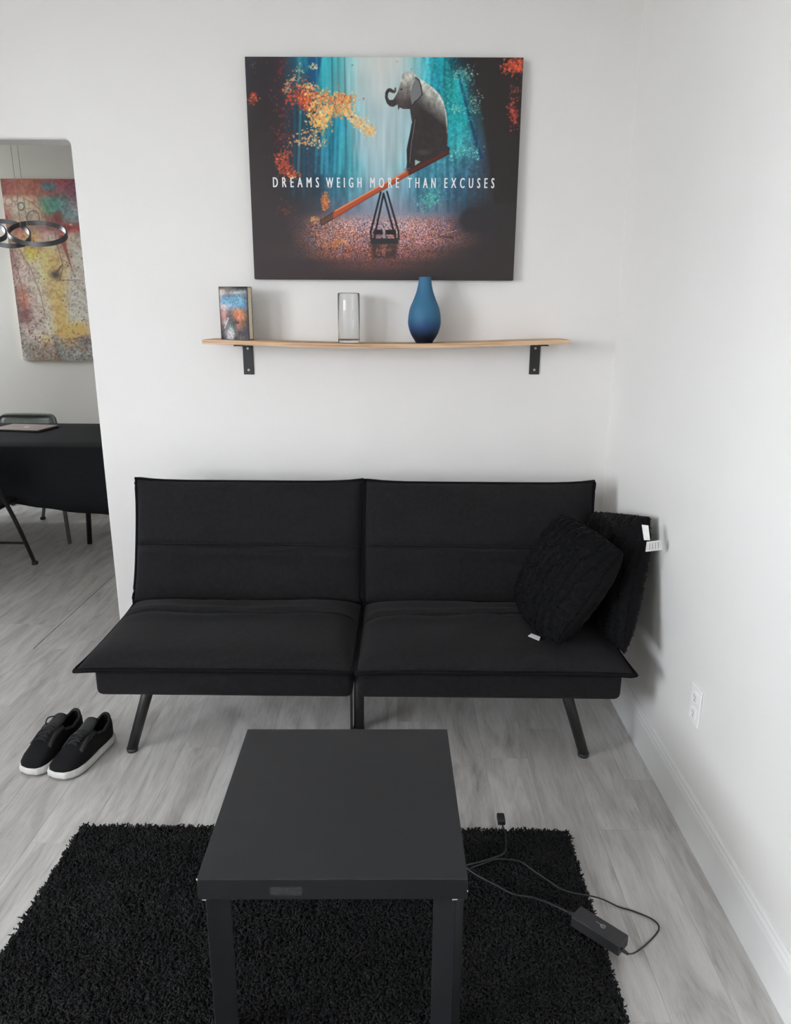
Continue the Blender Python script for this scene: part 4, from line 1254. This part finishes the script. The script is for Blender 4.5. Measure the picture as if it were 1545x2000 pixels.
# ------------------------------------------------------------------ wall outlet
ou = thing('wall_outlet', 'white double power outlet low on the right wall', 'outlet', (XR, 1.982, .36))
pl_ = box('face_plate', XR - .007, XR, 1.946, 2.018, .360, .482, M['outlet'], ou, .003, 2)
for zc in (.395, .447):
    s_ = box('socket', XR - .0095, XR - .006, 1.965, 1.999, zc - .017, zc + .017, M['outlet'], ou, .004, 2)
    for yy in (1.9755, 1.9885):
        box('slot', XR - .0099, XR - .0092, yy - .0012, yy + .0012, zc - .002, zc + .009, M['slot'], s_)
    box('slot', XR - .0099, XR - .0092, 1.9795, 1.9845, zc - .012, zc - .007, M['slot'], s_)

# ------------------------------------------------------------------ dining room
DT = (-3.75, -1.50, 4.43, 5.37, .755)
dt = thing('folding_table', 'long folding table under a black cloth in the dining room', 'table', ((DT[0] + DT[1]) / 2, (DT[2] + DT[3]) / 2, 0))
box('tabletop', DT[0] + .01, DT[1] - .01, DT[2] + .01, DT[3] - .01, DT[4] - .045, DT[4] - .003, M['leg_grey'], dt, .004, 1)
tube('leg', [(-2.168, 4.808, .0), (-2.135, 4.83, .71)], .0165, M['table_leg'], dt, 10)
tube('leg', [(-2.310, 4.812, .0), (-2.345, 4.83, .71)], .0135, M['leg_grey'], dt, 10)
for y in (4.60, 5.20):
    tube('leg', [(-3.45, y, 0), (-3.45, y, .71)], .0165, M['table_leg'], dt, 10)
tube('leg', [(-2.05, 5.22, 0), (-2.05, 5.22, .71)], .0165, M['table_leg'], dt, 10)
# cloth
vs, fs = [], []
NXC = 90
prof = []
for i in range(NXC + 1):
    x = DT[0] - .004 + (DT[1] - DT[0] + .008) * i / NXC
    w = .010 * math.sin(x * 9) + .006 * math.sin(x * 23 + 1)
    hem = float(np.interp(x, [-3.8, -2.62, -2.40, -2.22, -2.10, -1.85, -1.4], [.40, .395, .385, .362, .338, .318, .315]))
    sec = [(DT[3] + .010 - w * .5, .36), (DT[3] + .006, .56), (DT[3] + .004, .745), (DT[3] - .006, DT[4] + .0005)]
    sec += [(DT[3] - .006 - (DT[3] - DT[2] - .012) * k / 6, DT[4] + .0005 + (.0008 * math.sin(x * 12 + k) if 0 < k < 6 else 0) + .0008) for k in range(1, 7)]
    sec += [(DT[2] - .004, .745), (DT[2] - .006, .65), (DT[2] - .010 + w * .4, .55), (DT[2] - .014 + w * .8, .45), (DT[2] - .016 + w, hem)]
    vs += [(x, a, b) for a, b in sec]
k = len(sec)
for i in range(NXC):
    for j in range(k - 1):
        fs.append([i * k + j, i * k + j + 1, (i + 1) * k + j + 1, (i + 1) * k + j])
for e in (0, NXC):                      # unseen drop at both ends, added to darken the floor beneath
    xe = vs[e * k][0] + (-.004 if e == 0 else .004)
    b0 = len(vs)
    for q in range(9):
        y = DT[3] - (DT[3] - DT[2]) * q / 8
        vs += [(xe, y, DT[4] + .001), (xe + .006 * math.sin(q * 2.1), y, .56), (xe + .014 * math.sin(q * 2.1), y, .36)]
    for q in range(8):
        for r in range(2):
            fs.append([b0 + q * 3 + r, b0 + q * 3 + r + 1, b0 + q * 3 + r + 4, b0 + q * 3 + r + 3])
cl = fixn(mk('tablecloth', vs, fs, M['cloth'], None, True, origin=((DT[0] + DT[1]) / 2, (DT[2] + DT[3]) / 2, DT[4])))
m = cl.modifiers.new('thick', 'SOLIDIFY'); m.thickness = .0015; m.offset = 1
tag(cl, 'plain black cloth draped over the dining room table', 'tablecloth')

# laptop
lp = thing('laptop', 'closed grey-brown laptop with a pale logo lying on the black tablecloth', 'laptop', (-2.66, 5.06, DT[4] + .003))
LA = -.13
lc = (-2.655, 5.075)
v, f = boxvf(lc[0] - .178, lc[0] + .178, lc[1] - .125, lc[1] + .125, DT[4] + .0035, DT[4] + .013, .004, 2)
mk('laptop_base', rotz(v, lc, LA), f, M['laptop_dark'], lp)
v, f = boxvf(lc[0] - .178, lc[0] + .178, lc[1] - .125, lc[1] + .125, DT[4] + .0135, DT[4] + .0195, .002, 2)
lid = mk('laptop_lid', rotz(v, lc, LA), f, M['laptop'], lp)
# fruit shaped mark with a bite and a leaf, laid flat in the lid
out = []
for k in range(28):
    t = 2 * PI * k / 28
    r = .020 * (1 + .05 * math.cos(2 * t)) - (.004 if abs((t - PI / 2 + PI) % (2 * PI) - PI) < .25 else 0) - (.007 if abs((t + PI) % (2 * PI) - PI) < .42 else 0)
    out.append(Vector((lc[0] + .015 + r * math.cos(t), lc[1] + r * 1.08 * math.sin(t), DT[4] + .0198)))
mk('logo', rotz(out, lc, LA), [list(range(28))], M['logo'], lid)
out = [Vector((lc[0] + .015 + a, lc[1] + b, DT[4] + .0198)) for a, b in ((0, .023), (.006, .026), (.008, .033), (.002, .030))]
mk('logo', rotz(out, lc, LA), [[0, 1, 2, 3]], M['logo'], lid)

# folding chairs
def folding_chair(name, label, loc, yaw, m, width=.42, top=.80):
    root = thing(name, label, 'chair', loc)
    root.rotation_euler = (0, 0, yaw)
    h = width / 2
    def L(nm, pts, r, mm=m, par=root, seg=10, n=5):
        v, f = tubevf(crom(pts, n), r, seg)
        return fixn(mk(nm, v, f, mm, par, True, True))
    # one bent tube: front foot, up past the seat, over the back and down again
    for s in (-1, 1):
        fo = L('leg', [(s * h, .215, .012), (s * h, .06, .33), (s * h, -.10, .60), (s * h * .98, -.19, top - .07)], .0125)
        box('foot_cap', s * h - .015, s * h + .015, .200, .232, 0, .022, M['plastic'], fo, .003, 1, local=True)
        re = L('leg', [(s * (h - .028), -.205, .012), (s * (h - .028), -.18, .25), (s * (h - .028), -.14, .44)], .0115)
        box('foot_cap', s * (h - .028) - .014, s * (h - .028) + .014, -.222, -.190, 0, .022, M['plastic'], re, .003, 1, local=True)
    L('back_rail', [(-h * .98, -.19, top - .07), (-h * .88, -.208, top - .015), (-h * .6, -.212, top), (h * .6, -.212, top), (h * .88, -.208, top - .015), (h * .98, -.19, top - .07)], .0125)
    bp = []
    for j, z in enumerate(np.linspace(top - .22, top - .012, 7)):
        for i in range(9):
            u = -1 + 2 * i / 8
            lim = h * (.95 - .10 * max(0, (z - (top - .09)) / .09) ** 2)
            bp.append((u * lim, -.205 - .022 * (1 - u * u) + (top - .012 - z) * .30, z))
    bf = [[j * 9 + i, j * 9 + i + 1, j * 9 + i + 10, j * 9 + i + 9] for j in range(6) for i in range(8)]
    b_ = fixn(mk('backrest', bp, bf, m, root, True, True)); q = b_.modifiers.new('thick', 'SOLIDIFY'); q.thickness = .004
    v, f = boxvf(-h + .035, h - .035, -.17, .185, .425, .450, .01, 2)
    mk('seat', v, f, m, root, True, True)
    L('crossbar', [(-h, .137, .17), (0, .137, .17), (h, .137, .17)], .008)
    L('crossbar', [(-h + .028, -.125, .13), (0, -.125, .13), (h - .028, -.125, .13)], .008)
    return root
folding_chair('folding_chair', 'black metal folding chair pulled up to the open side of the clothed table', (-2.545, 4.152, 0), 0, M['chair_black'])
folding_chair('folding_chair', 'grey metal folding chair behind the laptop, its curved back above the table', (-3.02, 5.62, 0), PI, M['chair_grey'], .48, .755)

# abstract painting on the far wall
AX0, AW, AZ0, AZ1 = -3.168, .70, 1.163, 2.565
pa = thing('abstract_painting', 'tall abstract painting in red, ochre, teal and cream on the dining wall', 'painting', (AX0 + AW / 2, YD, AZ0))
box('stretcher', AX0, AX0 + AW, YD - .030, YD - .002, AZ0, AZ1, M['pages'], pa, .0015, 1)
def abstract():
    Hh, Ww = 330, 180
    xs = np.linspace(0, 719, Ww); ys = np.linspace(462, 1935, Hh)
    T = lambda s: [(int(p.split(':')[0]), tuple(int(q) for q in p.split(':')[1].split(','))) for p in s.split()]
    rows = [(470, T('0:120,60,60 100:150,75,75 200:160,85,65 300:155,80,65 370:130,70,70 450:140,60,65 520:140,50,65 580:90,50,65 760:120,60,70')),
            (520, T('0:130,65,65 150:165,90,70 300:160,85,70 360:60,110,125 420:65,110,120 470:150,75,75 580:110,60,80 760:110,70,80')),
            (570, T('0:140,65,65 100:155,85,70 250:165,95,80 400:140,80,75 500:130,100,100 580:120,60,80 760:120,70,80')),
            (630, T('0:190,170,150 100:195,180,160 200:190,172,145 260:160,120,100 330:90,140,120 420:75,140,130 480:80,140,130 560:120,110,120 760:110,120,125')),
            (700, T('0:150,90,80 80:190,170,150 200:190,175,150 280:180,150,120 340:90,140,110 420:70,135,125 500:90,140,140 560:120,150,150 760:120,140,140')),
            (770, T('0:140,60,50 80:180,150,130 200:175,155,135 300:170,140,115 360:140,80,70 420:110,60,60 500:120,130,130 570:120,140,140 760:130,130,130')),
            (840, T('0:140,100,90 100:170,80,70 200:150,120,100 300:150,100,95 400:140,80,75 480:150,50,45 560:150,60,55 760:150,70,60')),
            (920, T('0:150,120,110 100:175,120,90 200:200,150,80 300:180,140,130 370:190,175,160 450:150,90,80 520:185,170,150 580:185,170,155 760:185,170,155')),
            (1050, T('0:130,85,85 80:175,150,135 170:200,180,60 250:205,165,95 350:205,165,95 430:185,150,120 500:185,165,145 580:190,178,160 760:185,170,155')),
            (1150, T('0:140,100,95 100:180,155,145 200:190,170,140 300:205,165,90 400:195,160,95 480:190,170,140 580:188,178,162 760:185,170,155')),
            (1250, T('0:140,110,105 100:180,160,148 200:188,172,150 280:200,170,110 340:190,160,100 420:190,160,100 500:185,175,160 580:186,178,164 760:185,170,155')),
            (1400, T('0:120,90,85 70:175,100,70 130:180,150,135 230:188,172,150 320:205,165,90 400:200,165,95 460:186,176,160 580:186,178,164 760:185,170,155')),
            (1550, T('0:110,85,85 80:140,80,80 150:185,165,150 280:186,172,150 330:205,160,85 400:205,165,95 460:186,178,160 580:186,178,164 760:185,170,155')),
            (1680, T('0:150,135,125 100:180,160,150 250:186,172,155 330:200,160,90 420:210,165,80 520:205,160,85 580:190,150,100 760:180,150,110')),
            (1760, T('0:150,140,130 120:175,160,150 230:200,160,100 300:140,140,135 400:190,150,90 500:130,110,100 580:110,100,100 760:120,110,105')),
            (1850, T('0:150,145,140 120:130,115,105 250:150,125,115 330:120,135,135 420:150,145,140 500:140,145,142 580:140,140,140 760:140,140,140')),
            (1930, T('0:150,150,140 150:120,100,85 280:140,110,85 380:110,120,115 480:120,130,125 580:125,125,120 760:125,125,120'))]
    im = rows_to_img(rows, Hh, Ww, lambda y: xs, ys)
    X, Y = np.meshgrid(xs, ys); p_ = Painter(im, X, Y); rs = np.random.RandomState(18)
    im *= (1 + (vn(Ww, Hh, 45, 90, 41)[..., None] - .5) * .30 + (vn(Ww, Hh, 14, 30, 42)[..., None] - .5) * .2)
    dk = (75, 55, 48)
    lx = lambda y: 22 + 183 * (y - 458) / 1472
    c = lambda pts: [(a - lx(b), b) for a, b in pts]
    for k in range(14):
        t0 = rs.rand() * 6
    def circ(cx, cy, r, col, w):
        pts = [(cx + r * math.cos(t), cy + r * 1.15 * math.sin(t)) for t in np.linspace(0, 2 * PI, 20)]
        p_.line(c(pts), w, col, 3, .8)
    circ(190, 675, 26, dk, 7); circ(140, 610, 24, (150, 90, 75), 6); circ(90, 640, 30, (165, 95, 85), 6); circ(290, 765, 50, dk, 6)
    p_.line(c([(210, 610), (290, 650), (370, 720), (410, 780)]), 12, (150, 95, 65), 6, .7)
    p_.poly(c([(500, 900), (545, 900), (590, 1080), (640, 1250), (600, 1140), (555, 1040)]), (140, 62, 52), 5, .85)
    p_.line(c([(470, 880), (490, 980), (540, 1150), (510, 1260), (680, 1258)]), 6, dk, 3, .7)
    p_.blob(c([(480, 1215)])[0][0], 1215, 45, 40, (45, 42, 44), .85, 1.2); p_.line(c([(490, 1190), (530, 1140)]), 12, (50, 46, 46), 6, .7)
    p_.line(c([(170, 1010), (270, 1170), (350, 1370), (390, 1550)]), 7, (110, 70, 60), 3, .8)
    p_.line(c([(110, 1020), (190, 1300), (240, 1600), (265, 1720)]), 8, (120, 70, 65), 4, .7)
    p_.poly(c([(505, 1720), (560, 1640), (700, 1610), (740, 1640), (735, 1700), (650, 1740), (560, 1755)]), (212, 165, 80), 12, .8)
    p_.line(c([(560, 1752), (650, 1748), (720, 1735)]), 9, (80, 66, 62), 4, .7)
    p_.poly(c([(480, 700), (520, 710), (540, 800), (500, 810), (450, 750)]), (120, 55, 52), 8, .7)
    p_.blob(c([(600, 815)])[0][0], 815, 14, 7, (225, 190, 180), .8)
    for _ in range(900):
        y = 900 + rs.rand() * 1030
        x = rs.rand() ** 1.5 * 600
        if 250 < x < 420 and y < 1600 and rs.rand() < .8: continue
        s = 2.5 + 5 * rs.rand() ** 2
        p_.blob(x, y, s, s, np.array([90, 62, 58]) * (.6 + .7 * rs.rand()), .75)
    for _ in range(420):
        y = 1740 + rs.rand() * 190; x = rs.rand() * 700
        s = 4 + 6 * rs.rand()
        p_.blob(x, y, s * 1.6, s * .7, np.array([[85, 62, 45], [130, 90, 50], [110, 120, 115], [170, 160, 150]][rs.randint(4)]) * 1.0, .7, 2, rs.rand() * 3)
    for _ in range(160):
        y = 470 + rs.rand() * 250; x = 440 + rs.rand() * 200
        p_.blob(x, y, 6, 6, np.array([130, 60, 90]) * (.6 + .8 * rs.rand()), .5)
    g_ = im.mean(-1, keepdims=True)
    im = im * .72 + g_ * .18 + np.array([168, 158, 142.]) * .10
    return im
paint_mesh('painted_face', abstract(), (AX0 + .0008, YD - .0304, AZ1 - .0008), (AW - .0016, 0, 0), (0, 0, -(AZ1 - AZ0 - .0016)), M['art'], pa, 1.5, .75)

# pendant lamp of looped metal bands
ld = thing('pendant_lamp', 'pendant lamp of looping dark chrome bands above the dining table', 'lamp', (-2.30, 4.40, 1.90))
def band(nm, fn, n, hgt, par):
    # ribbon with outer chrome shell and inner pale strip
    pts = [Vector(fn(2 * PI * k / n)) for k in range(n)]
    vs, fs, vi, fi = [], [], [], []
    for k in range(n):
        p = pts[k]; d = (pts[(k + 1) % n] - pts[k - 1]).normalized()
        up = (Vector((0, 0, 1)) - d * d.z).normalized()
        sd = d.cross(up).normalized()
        vs += [p + up * hgt + sd * .004, p - up * hgt + sd * .004, p - up * hgt - sd * .004, p + up * hgt - sd * .004]
        vi += [p + up * hgt * .8 - sd * .0055, p - up * hgt * .8 - sd * .0055]
    for k in range(n):
        j = (k + 1) % n
        for q in range(4):
            r = (q + 1) % 4
            fs.append([k * 4 + q, k * 4 + r, j * 4 + r, j * 4 + q])
        fi.append([k * 2, k * 2 + 1, j * 2 + 1, j * 2])
    o = fixn(mk(nm, vs, fs, M['lamp'], par, True))
    m = o.modifiers.new('e', 'EDGE_SPLIT'); m.split_angle = .6
    return o
# right lobe, inner lobe and left lobe of the loop, each a tilted closed band
band('metal_loop', lambda t: (-2.083 + .157 * math.cos(t), 4.40 + .12 * math.sin(t), 1.9915 + .020 * -math.cos(t) + .066 * math.sin(t)), 72, .0125, ld)
band('metal_loop', lambda t: (-2.262 + .125 * math.cos(t), 4.40 + .10 * math.sin(t), 1.990 - .035 * math.cos(t) + .066 * math.sin(t)), 72, .0125, ld)
band('metal_loop', lambda t: (-2.45 + .175 * math.cos(t), 4.40 + .12 * math.sin(t), 2.020 - .05 * math.cos(t) + .06 * math.sin(t)), 72, .0125, ld)
for x in (-2.178, -2.140):
    tube('cord', [(x, 4.40, 2.03), (x, 4.40, ZC - .02)], .0015, M['cord'], ld, 6)
lathe('ceiling_cap', [(0, 0), (.06, 0), (.06, .022), (0, .022)], (-2.16, 4.40, ZC - .024), M['lamp'], ld, 32)
